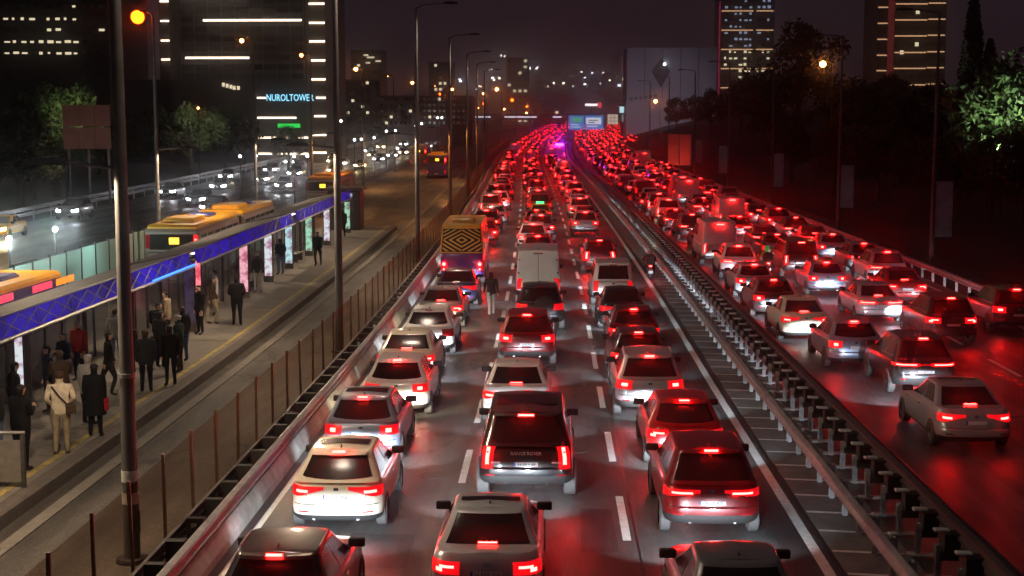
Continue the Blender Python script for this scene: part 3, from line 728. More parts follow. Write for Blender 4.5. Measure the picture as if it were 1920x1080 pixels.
near = [
 # lane 1 -------- X, Y(rear), kind, colour, lamps, label, options
 (-4.05, 19.6, 'hatch', 'black', 'swoosh', 'black hatchback cut off by the bottom edge in the left lane', dict(lens_only=True, rails=True)),
 (-4.10, 26.3, 'hatch', 'cream white', 'wedge', 'cream white hatchback behind the black one cut off in the left lane', dict(plate='34 EUJ 336', hl='cool', roof_dark=True)),
 (-4.38, 31.9, 'hatch', 'blue grey', 'round', 'pale blue-grey hatchback third in the left lane', dict(plate='34 PRS 620', roof_dark=True, hl='warm')),
 (-4.15, 37.2, 'hatch', 'white', 'round', 'white hatchback fourth in the left lane', dict(plate='34 TB 0612', brake=True)),
 (-4.40, 42.0, 'sedan', 'cream white', 'wedge', 'white sedan flushed red by its lamps, fifth in the left lane', dict(plate='34 AGV 51', hl='cool')),
 (-4.20, 47.6, 'hatch', 'white', 'square', 'white hatchback with unlit square lamps, sixth in the left lane', dict(plate='34 NZ 2875', brake=False, hl='warm')),
 (-4.25, 53.6, 'sedan', 'grey', 'hook', 'grey sedan with orange-red lamps, seventh in the left lane', dict(hl='cool')),
 (-4.05, 60.0, 'sedan', 'dark blue', 'wedge', 'dark sedan right behind the yellow striped minibus', dict(brake=False, lens_only=True)),
 # lane 2
 (-1.02, 21.7, 'sedan', 'silver', 'hook', 'silver sedan at the bottom centre with readable license plate', dict(plate='34 FST 316', roof_dark=True)),
 (-.52, 28.6, 'big_suv', 'black', 'tall', 'big black luxury off-roader with tall slim tail lamps in the middle lane', dict(plate='34 MLV 68', roof_dark=True, hl='cool')),
 (-.92, 36.2, 'sedan', 'white', 'wedge', 'white sedan ahead of the big black off-roader', dict(plate='34 DFL 284', hl='cool')),
 (-.80, 45.4, 'suv', 'dark red', 'block', 'dark red off-roader with wide lit brake bar in the middle lane', dict(plate='34 KS 9021')),
 (-.45, 53.2, 'suv', 'charcoal', 'block', 'charcoal off-roader with a round spare wheel on its tail', dict(lens_only=True, brake=False)),
 (-.55, 60.6, 'van', 'white', 'tall', 'tall white windowless panel van in the middle lane', dict(brake=False, lens_only=True, hl='cool')),
 (-.60, 76.0, 'suv', 'red', 'tall', 'bright red off-roader ahead of the white panel van', dict()),
 # lane 3
 (2.75, 18.9, 'sedan', 'grey', 'hook', 'grey sedan cut off by the bottom edge in the right lane', dict(brake=False)),
 (3.02, 26.0, 'suv', 'dark red', 'swoosh', 'dark red crossover with curved lit lamps, second in the right lane', dict(plate='34 KJT 420', plate_col=1, hl='cool')),
 (3.05, 31.7, 'hatch', 'red', 'hook', 'red hatchback third in the right lane', dict(plate='34 HN 0575', hl='cool')),
 (2.62, 37.2, 'suv', 'silver', 'block', 'silver off-roader with pale bumper fourth in the right lane', dict(plate='34 TZ 77', rails=True)),
 (2.66, 42.6, 'hatch', 'charcoal', 'round', 'charcoal hatchback half hidden behind the silver off-roader', dict()),
 (2.82, 48.0, 'hatch', 'dark red', 'swoosh', 'dark red hatchback sixth in the right lane', dict()),
 (2.70, 53.6, 'sedan', 'black', 'wedge', 'black sedan seventh in the right lane', dict(brake=False, lens_only=True)),
 (2.66, 60.4, 'mpv', 'white', 'tall', 'white passenger van with bright rear window in the right lane', dict(brake=False, lens_only=True)),
 (2.62, 73.5, 'suv', 'black', 'tall', 'black off-roader ahead of the white passenger van', dict()),
 (2.60, 95.0, 'suv', 'silver', 'block', 'silver off-roader by the median, ninth in the right lane', dict()),
 # far carriageway
 (10.15, 33.6, 'sedan', 'silver', 'wedge', 'silver sedan at the right picture edge, nearest on the far carriageway', dict(roof_dark=True, hl='cool')),
 (10.75, 40.6, 'suv', 'charcoal', 'bar', 'charcoal crossover with full-width light bar on the far carriageway', dict(plate='34 BRN 07', hl='cool')),
 (9.75, 45.2, 'hatch', 'blue grey', 'round', 'blue-grey hatchback with glowing plate on the far carriageway', dict(hl='cool')),
 (9.15, 50.8, 'sedan', 'cream white', 'wedge', 'cream sedan beside the median barrier on the far carriageway', dict(hl='cool')),
 (14.2, 50.2, 'suv', 'charcoal', 'hook', 'dark crossover with pale bumper in the far carriageway middle lane', dict(hl='cool')),
 (17.35, 52.8, 'suv', 'dark red', 'block', 'dark red crossover cut off by the right picture edge', dict()),
 (12.9, 55.5, 'sedan', 'silver', 'bar', 'silver sedan with wide light band behind the dark crossover', dict(hl='cool')),
 (9.0, 57.0, 'hatch', 'charcoal', 'round', 'charcoal hatchback ahead of the cream sedan by the median', dict()),
 (9.1, 63.0, 'hatch', 'silver', 'round', 'silver hatchback by the median, third ahead of the cream sedan', dict()),
 (12.5, 64.0, 'hatch', 'blue grey', 'round', 'blue-grey hatchback with violet-lit bumper on the far carriageway', dict()),
 (15.3, 61.0, 'sedan', 'red', 'hook', 'red sedan in the right lane of the far carriageway', dict()),
]
for X, Y, kind, colr, st, lab, kw in near:
    o = car(X, Y, kind, colr, st, lab, lod=0, **kw); NOTE[lab[:12]] = o
    if 'luxury' in lab:
        me = text_mesh('RANGE ROVER', .095, M_silverpaint); D = car_meshes(kind, st); me2 = me
        q = Shell(kind).body(0, .80); obj('lettering', me, None, o, loc=q + Vector((0, -.02, 0)), rot=(PI/2 - .08, 0, 0)); 
        for sx in (-.62, .62): MB().box((-.09, -.012, -.014), (.09, .004, .014)).build('badge', M_silverpaint, o, loc=Shell(kind).body(0, .58) + Vector((sx, .0, 0)))
        MB().grid(Shell(kind).patch(Shell(kind).body, us(-1.15, 1.15), .41, .45, .03, 1)).build('chrome_strip', M_chrome, o)
    if kind == 'van':
        Sv = Shell('van')
        MB().grid(Sv.patch(Sv.gh, us(-.012, .012), .02, .86, .006, 3)).build('door_seam', M_black, o); MB().grid(Sv.patch(Sv.body, us(-.012, .012), .45, .98, .006, 3)).build('door_seam', M_black, o)
        MB().grid(Sv.patch(Sv.body, us(.06, .20), .80, .84, .02, 1)).build('door_handle', M_black, o)
        for sx in (-1, 1):
            for v_ in (.15, .6): MB().grid(Sv.patch(Sv.gh, us(*sorted((sx*.98, sx*1.25))), v_, v_+.05, .02, 1)).build('hinge', M_black, o)
    if 'spare wheel' in lab:
        MB().tube([(0.18, -.02, 1.0), (0.18, -.2, 1.0)], [.36, .34], 20).build('spare_wheel', M_black, o, sm=40)
# queue continues: every car an individual up to ~330 m
KINDS = ['hatch', 'sedan', 'suv', 'hatch', 'sedan', 'suv', 'mpv', 'hatch', 'sedan', 'big_suv', 'suv', 'van']; STY = ['wedge', 'swoosh', 'block', 'hook', 'round', 'square', 'bar']
COLS = ['white', 'white', 'silver', 'grey', 'black', 'charcoal', 'red', 'dark red', 'dark blue', 'blue grey', 'white', 'brown']
KN = {'hatch': 'hatchback', 'sedan': 'sedan', 'suv': 'off-roader', 'mpv': 'passenger van', 'van': 'panel van', 'big_suv': 'off-roader'}
def ordn(i):
    suf = 'th' if 10 <= i % 100 <= 20 else {1: 'st', 2: 'nd', 3: 'rd'}.get(i % 10, 'th'); return '%d%s' % (i, suf)
rnd = random.Random(21)
lanes = [(-3.9, 88.0, 10, 'near carriageway left lane', 325), (-.55, 84.5, 8, 'near carriageway middle lane', 325), (2.9, 102.5, 10, 'near carriageway right lane', 325),
         (9.4, 70.5, 7, 'far carriageway median lane', 335), (12.85, 71.5, 6, 'far carriageway middle lane', 335), (16.2, 67.5, 3, 'far carriageway outer lane', 335)]
LASTY = {}
for li, (X, Y, n0, nm, ymax) in enumerate(lanes):
    k = n0
    while Y < ymax:
        kind = rnd.choice(KINDS); colr = rnd.choice(COLS); st = rnd.choice(STY)
        if kind in ('mpv', 'van', 'big_suv') and st in ('wedge', 'bar', 'swoosh', 'hook', 'round'): st = 'tall'
        if kind == 'van': colr = rnd.choice(['white', 'white', 'silver'])
        if li == 1 and k == 11: colr = 'yellow'; kind = 'sedan'
        lab = '%s %s, %s in the %s' % (colr, KN[kind], ordn(k), nm)
        car(X + rnd.uniform(-.38, .38), Y, kind, colr, st, lab, lod=(1 if Y < 120 else (2 if Y < 190 else 3)), brake=rnd.random() < .84, lens_only=True, yaw=rnd.gauss(0, .014), hl='cool' if rnd.random() < .75 else 'warm', group='cars queuing in the ' + nm)
        Y += SPEC[kind]['L'] + (rnd.uniform(1.5, 3.2) if X > 7 else rnd.uniform(2.0, 4.2)); k += 1
    LASTY[li] = Y
# opposite carriageway: cars coming towards the viewpoint
opp_spots = [(-27.0, 118, 'cool', 'black'), (-33.2, 150, 'cool', 'grey'), (-29.8, 178, 'cool', 'charcoal'), (-35.0, 190, 'cool', 'black'), (-24.8, 205, 'warm', 'grey'), (-36.5, 216, 'cool', 'white'), (-31.0, 222, 'warm', 'black'), (-36.8, 252, 'cool', 'grey'), (-24.2, 246, 'cool', 'black'), (-32.8, 300, 'warm', 'charcoal'), (-36.2, 96, 'warm', 'yellow'), (-36.6, 112, 'cool', 'grey'), (-30.5, 128, 'cool', 'charcoal'), (-36.0, 140, 'cool', 'black'), (-26.5, 150, 'cool', 'white'), (-31.5, 165, 'cool', 'grey'), (-37.0, 172, 'cool', 'charcoal'), (-26.0, 186, 'warm', 'silver'), (-33.0, 200, 'cool', 'black'), (-28.5, 213, 'cool', 'grey'),
             (-24.5, 228, 'cool', 'charcoal'), (-33.5, 236, 'cool', 'white'), (-28.0, 250, 'warm', 'black'), (-24.0, 262, 'warm', 'charcoal'), (-32.0, 275, 'cool', 'grey'), (-27.5, 290, 'cool', 'black'), (-23.5, 305, 'cool', 'silver'), (-30.5, 322, 'cool', 'charcoal'), (-25.5, 340, 'cool', 'black'), (-36.0, 355, 'cool', 'black'), (-23.0, 380, 'cool', 'grey'), (-29.0, 400, 'cool', 'black')]
for i, (X, Y, hl, colr) in enumerate(opp_spots):
    car(X, Y, ['hatch', 'sedan', 'suv'][i % 3], colr, 'block', '%s %s with %s headlights, %s from the front of the oncoming traffic' % (colr, KN[['hatch', 'sedan', 'suv'][i % 3]], 'warm' if hl == 'warm' else 'white', ordn(i+1)), lod=1 if Y < 150 else 3, yaw=PI, hl=hl, brake=False, group='oncoming cars on the opposite carriageway')
# distant traffic beyond the individual cars
b = MB(); rf = random.Random(5); far_l = [(-3.9, LASTY[0]), (-.55, LASTY[1]), (2.9, LASTY[2]), (9.4, LASTY[3]), (12.85, LASTY[4]), (16.2, LASTY[5]), (19.6, 345), (23.0, 350), (26.3, 362)]
for X, Y in far_l:
    while Y < 860:
        jt = min(1.3, .3 + (Y-320)*.004); x = X + rf.uniform(-jt, jt); p = W(x, Y); hb = rf.uniform(1.35, 1.75); c_ = rf.choice([0, 0, 1, 1, 2, 3]); h = heading(Y); M = Matrix.Translation(p) @ Matrix.Rotation(h, 4, 'Z')
        def T(v): return M @ Vector(v)
        b.add([T(v) for v in [(-.88,0,.3),(.88,0,.3),(.88,4.2,.3),(-.88,4.2,.3),(-.9,0,.8),(.9,0,.8),(.9,4.2,.7),(-.9,4.2,.7),(-.8,.1,1.0),(.8,.1,1.0),(.8,3.1,.95),(-.8,3.1,.95),(-.6,.7,hb),(.6,.7,hb),(.6,2.2,hb),(-.6,2.2,hb)]],
              [(0,1,5,4),(1,2,6,5),(2,3,7,6),(3,0,4,7),(4,5,9,8),(5,6,10,9),(6,7,11,10),(7,4,8,11),(9,10,14,13),(10,11,15,14),(11,8,12,15),(12,13,14,15)], c_)
        b.add([T(v) for v in [(-.7,.1,1.02),(.7,.1,1.02),(.54,.66,hb-.06),(-.54,.66,hb-.06)]], [(0,1,2,3)], 4)
        if rf.random() < .92:
            for s in ((-1, 1) if rf.random() < .7 else (rf.choice((-1, 1)),)): b.add([T(v) for v in [(s*.55,-.03,.74),(s*.86,-.03,.74),(s*.86,-.03,.94),(s*.55,-.03,.94)]], [(0,1,2,3)], 5)
            b.add([T(v) for v in [(-.16,.5,hb-.08),(.16,.5,hb-.08),(.16,.5,hb-.02),(-.16,.5,hb-.02)]], [(0,1,2,3)], 5)
        Y += rf.uniform(6.2, 8.2)
o = b.build('distant_traffic', [PAINT['white'], PAINT['grey'], PAINT['black'], PAINT['dark red'], M_glass, M_bulb_dist]); tag(o, 'mass of far cars with red brake lights towards the end of the road', 'traffic', kind='stuff')
# ================================================================== BUSES
SPEC['minibus'] = dict(L=7.2, hw=1.06, zb=.42, cr=.2, top=[(0,1.62),(7.2,1.62)], g=(.02,.12,7.05,6.75,1.055,.93), roof=3.0, wr=.40, lid=.03)
M_purple = pm('purple_bus_paint', (.10, .02, .26), .3, coat=.6); M_ybus = pm('yellow_bus_paint', (.90, .45, .03), .35, coat=.5, noise=(2, .12))
M_ystripe = pm('yellow_stripe', (.80, .50, .10), .45); M_bluelight = pm('blue_bumper_paint', (.05, .08, .45), .3, coat=.5)
S = Shell('minibus'); t = tag(empty('minibus', W(-4.2, 67.2), heading(70), slope(70)), 'yellow and purple minibus with black striped diamond rear window in the left lane', 'minibus')
U = [-x for x in reversed(USAMP[1:-1])] + USAMP
def closed(b, fn, lv):
    rows = [[fn(u, v) for u in U] for v in lv]; b.grid([r + [r[0]] for r in rows])
    for v, fl in ((lv[0], 1), (lv[-1], 0)):
        p = [fn(u, v) for u in USAMP]; l = [Vector((-q.x, q.y, q.z)) for q in p]; b.grid([l, p] if fl else [p, l])
b = MB(); closed(b, S.body, [x[0] for x in BODYLV]); me = b.mesh('body', [M_purple]); fix_normals(me); smooth(me, 38); obj('body', me, None, t)
b = MB(); closed(b, S.gh, [x[0] for x in GHLV]); me = b.mesh('roof_shell', [M_ybus]); fix_normals(me); smooth(me, 38); obj('roof_shell', me, None, t)
MB().bbox((-.55, .9, 2.98), (.55, 2.6, 3.16), .06).build('roof_hatch', M_ybus, t, sm=40)
w_ = smooth(MB().grid(S.patch(S.gh, us(-1.2, 1.2), .04, .80, .008, 4)).mesh('rear_window', [M_glass]), 50); rwo = obj('rear_window', w_, None, t)
for r0 in (.16, .52, .88, 1.24, 1.60):
    for qx in (1, -1):
        for qz in (1, -1):
            rows = [[], []]
            for j in range(13):
                a = j/12
                for e_, rr in ((0, r0), (1, r0+.17)):
                    s_ = rr*(1-a); q = rr*a
                    if s_ > 1.0: s_, q = 1.0, min(1, rr-1.0)
                    if q > 1.0: q, s_ = 1.0, min(1, rr-1.0)
                    u_ = qx*s_*1.05; v_ = .42+qz*q*.36; p = S.gh(u_, v_); rows[e_].append(p + Vector((0, -.014, 0)))
            MB().grid(rows).build('stripe', M_ystripe, rwo)
for sg in (1, -1):
    tl = obj('tail_lamp', smooth(MB().grid(S.patch(S.body, us(1.0, 1.7) if sg > 0 else us(-1.7, -1.0), .30, .62, .014, 4)).mesh('tail_lamp', [M_lens]), 50), None, t)
    for f0, f1 in ((.50, .60), (.33, .38)):
        MB().tube([S.body(sg*1.12, (f0+f1)/2) + Vector((0, -.02, 0)), S.body(sg*1.12, (f0+f1)/2) + Vector((0, -.05, 0))], .085 if f0 > .4 else .05, 10).build('bulb', M_bulb, tl)
    for k in range(5):
        a0 = 2.06 + k*.18; uu = us(a0, a0+.155) if sg > 0 else us(-a0-.155, -a0)
        obj('side_window', smooth(MB().grid(S.patch(S.gh, uu, .08, .68, .008)).mesh('side_window', [M_glass])), None, t)
    for y_ in (1.6, 5.6):
        wh = obj('wheel', WHEELS['big_suv'][0], None, t, loc=(sg*.93, y_, .40), rot=(0, 0, 0 if sg > 0 else PI))
MB().grid(S.patch(S.body, us(-1.9, 1.9), 0, .22, .01, 3)).build('bumper', M_bluelight, t)
MB().grid(S.patch(S.body, us(-.28, .28), .24, .33, .014, 1)).build('license_plate', M_plate, t)
for sx in (-.6, .6):
    lo = bpy.data.objects.new('headlamp_beam', L_hl); link(lo, t); lo.location = (sx, 7.3, .8); lo.rotation_euler = (R(76), 0, 0); lo.scale = (2.4, 1, 1)

M_buslow = pm('bus_grey_paint', (.30, .25, .22), .4, coat=.3, noise=(3, .15)); M_busblue = pm('bus_blue_paint', (.04, .045, .22), .35, coat=.4)
def city_bus(X, Y, label, sections=2, rear='light', glow=1):
    t = tag(empty('city_bus', W(X, Y), heading(Y+9), slope(Y+9)), label, 'bus', 'city buses on the busway')
    y = 0
    for k in range(sections):
        Ls = 9.0 if sections > 1 else 12.0
        MB().bbox((-1.27, y, .35), (1.27, y+Ls, 2.86), .12).build('body', M_busblue if rear == 'blue' else M_buslow, t, sm=30)
        MB().bbox((-1.2, y+.1, 2.861), (1.2, y+Ls-.1, 3.06), .10).build('roof', M_ybus, t, sm=30)
        MB().bbox((-.75, y+1.2, 3.061), (.75, y+3.6, 3.28), .08).build('roof_unit', M_ybus, t, sm=30)
        MB().bbox((-.6, y+5.2, 3.061), (.6, y+6.8, 3.2), .08).build('roof_unit', M_busblue, t, sm=30)
        for sg in (1, -1):
            for j in range(6): MB().box((sg*1.272 - .004, y+.4+j*1.4, 1.35), (sg*1.272 + .004, y+1.65+j*1.4, 2.55)).build('side_window', M_glass, t)
            for yy in (y+2.0, y+Ls-2.0): obj('wheel', WHEELS['big_suv'][0], None, t, loc=(sg*1.16, yy, .45), rot=(0, 0, 0 if sg > 0 else PI), scale=(1.1, 1.2, 1.2))
        y += Ls
        if k < sections-1:
            b = MB()
            for q in range(6): b.box((-1.15, y+q*.2, .5), (1.15, y+q*.2+.12, 2.8))
            b.build('bellows', M_black, t); y += 1.2
    rw_ = MB().box((-1.05, -.012, 1.9), (1.05, -.002, 2.62)).build('rear_window', M_glass, t)
    MB().box((-.12, -.03, 2.16), (.34, -.014, 2.46)).build('route_display', em('display_%d' % int(Y), (1, .62, .04), 3.0, sample=False), rw_)
    for z in (1.75, 1.45, 1.1, .8): MB().box((-1.1, -.014, z), (1.1, -.003, z+.05)).build('grille_slat', M_black, t)
    for sg in (1, -1):
        MB().box((sg*1.12-.11, -.02, 1.95), (sg*1.12+.11, -.003, 2.6)).build('tail_lamp', M_lens if sg > 0 else M_lens_off, t)
        if sg > 0 and glow: MB().box((1.07, -.035, 2.16), (1.17, -.021, 2.42)).build('bulb', M_bulb_far, t)
        MB().box((sg*1.1-.1, -.02, .65), (sg*1.1+.1, -.003, .95)).build('tail_lamp', M_lens, t)
    MB().box((-.26, -.016, .5), (.26, -.003, .62)).build('license_plate', M_plate, t)
    return t
city_bus(-17.6, 65.5, 'articulated yellow-roofed bus with lit amber route display behind the canopy')
t = city_bus(-17.3, 27.0, 'blue-sided bus with yellow roof at the far left edge behind the canopy', rear='blue')
for z0, c_, nm in ((2.62, (1, .06, .12), 'red_marker'), (2.62, (1, .3, .02), 'amber_marker')):
    yb = 16.2 if nm[0] == 'r' else 18.3
    MB().box((1.275, yb, z0), (1.29, yb+1.7, z0+.22)).build(nm, em(nm, c_, 1.2, sample=False), t)
MB().box((1.275, 12.5, 2.62), (1.29, 14.6, 2.84)).build('red_marker', MATS['red_marker'], t)
city_bus(-18.2, 116, 'orange-lit bus beyond the end of the bus platform', sections=1)
city_bus(-12.6, 178, 'bus with red tail lamps far along the busway', sections=1, rear='blue')
city_bus(-17.6, 215, 'second small bus far along the busway', sections=1)

# ================================================================== MOTORCYCLES AND PEOPLE
def seg_d(p, a, b_):
    ab = b_ - a; t = max(0, min(1, (p-a).dot(ab)/max(ab.length_squared, 1e-9))); return (p - a - ab*t).length
def person_mesh(pose, coat=False, stout=1.0):
    J = {}; E = []
    def j(n, p, r, par=None, reg=None):
        J[n] = (Vector(p), r if isinstance(r, tuple) else (r, r))
        if par: E.append((par, n, reg))
    s = stout; c = 1.15 if coat else 1.0
    sit = pose == 'ride'
    dz = -.42 if sit else 0
    j('pelvis', (0, 0, .95+dz), (.155*s*c, .115*s*c)); j('waist', (0, .0, 1.10+dz), (.15*s*c, .11*s*c), 'pelvis', 'top')
    ln = .12 if sit else 0
    j('chest', (0, ln, 1.30+dz), (.175*s, .125*s), 'waist', 'top'); j('collar', (0, ln*1.3, 1.44+dz), (.10*s, .085), 'chest', 'top')
    j('neck', (0, .01+ln*1.4, 1.50+dz), .058, 'collar', 'skin'); j('jaw', (0, .03+ln*1.5, 1.565+dz), .088, 'neck', 'skin'); j('head', (0, .012+ln*1.5, 1.645+dz), (.108, .118), 'jaw', 'skin'); j('crown', (0, -.005+ln*1.5, 1.71+dz), .092, 'head', 'hair')
    j('nose', (0, .125+ln*1.5, 1.60+dz), .014, 'jaw', 'skin')
    for sd, nm in ((1, 'R'), (-1, 'L')):
        j('sh'+nm, (sd*.185*s, ln, 1.40+dz), .073*c, 'chest', 'top')
        if pose == 'walk': el = (sd*.235, -.10*sd, 1.14); wr_ = (sd*.25, .02-.16*sd, .92)
        elif pose == 'phone': el = (sd*.23, .04, 1.13); wr_ = (sd*.10, .27, 1.22)
        elif pose == 'bent': el = (sd*.26, -.06, 1.15); wr_ = (sd*.16, .16, 1.02)
        elif sit: el = (sd*.27, .30, .80); wr_ = (sd*.30, .55, .70)
        else: el = (sd*.225, -.02, 1.13); wr_ = (sd*.225, .05, .88)
        el = Vector(el); wr_ = Vector(wr_)
        j('el'+nm, el, .054*c, 'sh'+nm, 'top'); j('wr'+nm, wr_, .042, 'el'+nm, 'top')
        d = (wr_-el).normalized(); palm = wr_ + d*.07; j('palm'+nm, palm, (.036, .024), 'wr'+nm, 'skin')
        side = d.cross(Vector((sd, 0, 0)));  side = side.normalized() if side.length > .1 else Vector((0, 1, 0))
        for q, (o_, l_) in enumerate(((-.03, .075), (-.01, .088), (.01, .082), (.028, .066))):
            j('f%d' % q+nm, palm + d*l_ + side*o_*1.2 + Vector((-sd*.02, 0, 0)), .009, 'palm'+nm, 'skin')
        j('th'+nm, wr_ + d*.06 + side*.055, .011, 'wr'+nm, 'skin')
        if pose == 'walk': hk = (sd*.095, .16*sd, .50); an = (sd*.09, .12*sd - .10, .09)
        elif sit: hk = (sd*.24, .36, .50); an = (sd*.20, .10, .16)
        else: hk = (sd*.10, .015, .50); an = (sd*.115, -.02, .09)
        j('hip'+nm, (sd*.095*s, 0, .88+dz), .105*s*c, 'pelvis', 'top' if coat else 'legs'); j('kn'+nm, hk, .068, 'hip'+nm, 'legs'); j('an'+nm, an, .05, 'kn'+nm, 'legs')
        an = Vector(an); j('toe'+nm, an + Vector((sd*.02, .17, -.05)), .04, 'an'+nm, 'shoe')
    if coat and not sit:
        for sd, nm in ((1, 'R'), (-1, 'L')): pass
    keys = list(J); bm = bmesh.new(); vs = {k: bm.verts.new(J[k][0]) for k in keys}
    for a, b_, _ in E: bm.edges.new((vs[a], vs[b_]))
    me = bpy.data.meshes.new('sk'); bm.to_mesh(me); bm.free()
    o = bpy.data.objects.new('sk', me); COL.objects.link(o)
    sk = o.modifiers.new('s', 'SKIN'); sk.use_smooth_shade = True
    for i, k in enumerate(keys):
        d = me.skin_vertices[0].data[i]; d.radius = J[k][1]; d.use_root = (k == 'pelvis')
    o.modifiers.new('u', 'SUBSURF').levels = 1; o.modifiers['u'].render_levels = 1
    dg = bpy.context.evaluated_depsgraph_get(); m2 = bpy.data.meshes.new_from_object(o.evaluated_get(dg)); bpy.data.objects.remove(o)
    zmin = min(v.co.z for v in m2.vertices)
    m2.materials.clear()
    for mm in range(5): m2.materials.append(M_black)
    regs = {'hair': 0, 'skin': 1, 'top': 2, 'legs': 3, 'shoe': 4}
    hc = J['head'][0]
    for p in m2.polygons:
        c_ = p.center; best = min(E, key=lambda e_: seg_d(c_, J[e_[0]][0], J[e_[1]][0]) - (J[e_[0]][1][0]*.5 if e_[2] == 'top' else 0)*.6)
        r_ = regs[best[2]]
        if r_ == 1 and c_.z > hc.z - .12 and (c_.y < hc.y - .005 or c_.z > hc.z + .03) and (c_ - hc).length < .2: r_ = 0
        p.material_index = r_; p.use_smooth = True
    for v in m2.vertices: v.co.z -= zmin
    m2.name = 'person'; return m2
CL = {k: pm('cloth_' + k.replace(' ', '_'), c_, .85, spec=.2, noise=(9, .25), bump=(25, .3)) for k, c_ in
      {'black': (.010, .010, .012), 'navy': (.015, .02, .04), 'charcoal': (.03, .03, .032), 'beige': (.80, .70, .54), 'light grey': (.35, .34, .33), 'jeans': (.10, .15, .26), 'light jeans': (.28, .34, .42), 'brown': (.07, .045, .03), 'khaki': (.36, .29, .20), 'red': (.4, .02, .03), 'white': (.7, .7, .7), 'hi-vis yellow': (.75, .75, .02), 'dark green': (.02, .04, .03)}.items()}
SKIN = pm('skin', (.56, .35, .25), .55); HAIR = {'dark': pm('dark_hair', (.012, .009, .007), .6), 'brown': pm('brown_hair', (.06, .03, .018), .6), 'grey': pm('grey_hair', (.4, .38, .36), .6)}
SHOE = pm('shoe', (.02, .018, .016), .5)
PM_ = {(p, c_): person_mesh(p, c_, 1.12) for p in ('stand', 'walk', 'phone', 'bent') for c_ in (False, True)}
PM_[('ride', False)] = person_mesh('ride')
def skirt_mesh():
    b = MB(); rows = []
    for z, rx, ry in ((1.12, .185, .14), (.95, .215, .17), (.75, .235, .19), (.52, .25, .205)):
        rows.append([(rx*math.cos(2*PI*k/14)*(1+.04*math.sin(5*k)), ry*math.sin(2*PI*k/14), z) for k in range(15)])
    b.grid(rows); return smooth(b.mesh('coat_skirt', [M_black]), 70)
SKIRT = skirt_mesh()
def backpack():
    bm = bmesh.new(); bmesh.ops.create_cube(bm, size=1)
    for v in bm.verts: v.co = Vector((v.co.x*.30, v.co.y*.16, v.co.z*.42))
    bmesh.ops.bevel(bm, geom=bm.edges[:], offset=.05, segments=2, affect='EDGES'); me = bpy.data.meshes.new('backpack'); bm.to_mesh(me); bm.free(); smooth(me, 60); me.materials.append(CL['black']); return me
BP = backpack()
def person(loc, rot, pose, top, legs, hair, label, coat=False, scale=1.0, bag=None, skirt=False, group=None):
    me = PM_[(pose, coat)]
    t = obj('person', me, None, None, loc=loc, rot=(0, 0, rot), scale=(scale*1.05,)*3); tag(t, label, 'person', group)
    for i, m in enumerate((HAIR[hair] if hair in HAIR else MATS[hair], SKIN, CL[top], CL[legs], SHOE)):
        t.material_slots[i].link = 'OBJECT'; t.material_slots[i].material = m
    if skirt: obj('coat_skirt', SKIRT, CL[top], t)
    if bag == 'backpack': obj('backpack', BP, None, t, loc=(0, -.20, 1.24))
    if bag == 'strap':
        MB().tube([(-.16, -.13, 1.42), (-.02, -.165, 1.22), (.15, -.15, 1.02)], .016, 6).build('bag_strap', CL['black'], t)
        MB().bbox((.10, -.20, .86), (.30, -.09, 1.06), .03).build('shoulder_bag', CL['brown'], t)
    if bag == 'bag': MB().bbox((.20, -.08, .62), (.30, .14, .90), .03).build('carrier_bag', CL['red'], t)
    return t
def PP(X, Y): return W(X, Y, .302)
GP = 'people waiting on the bus platform'
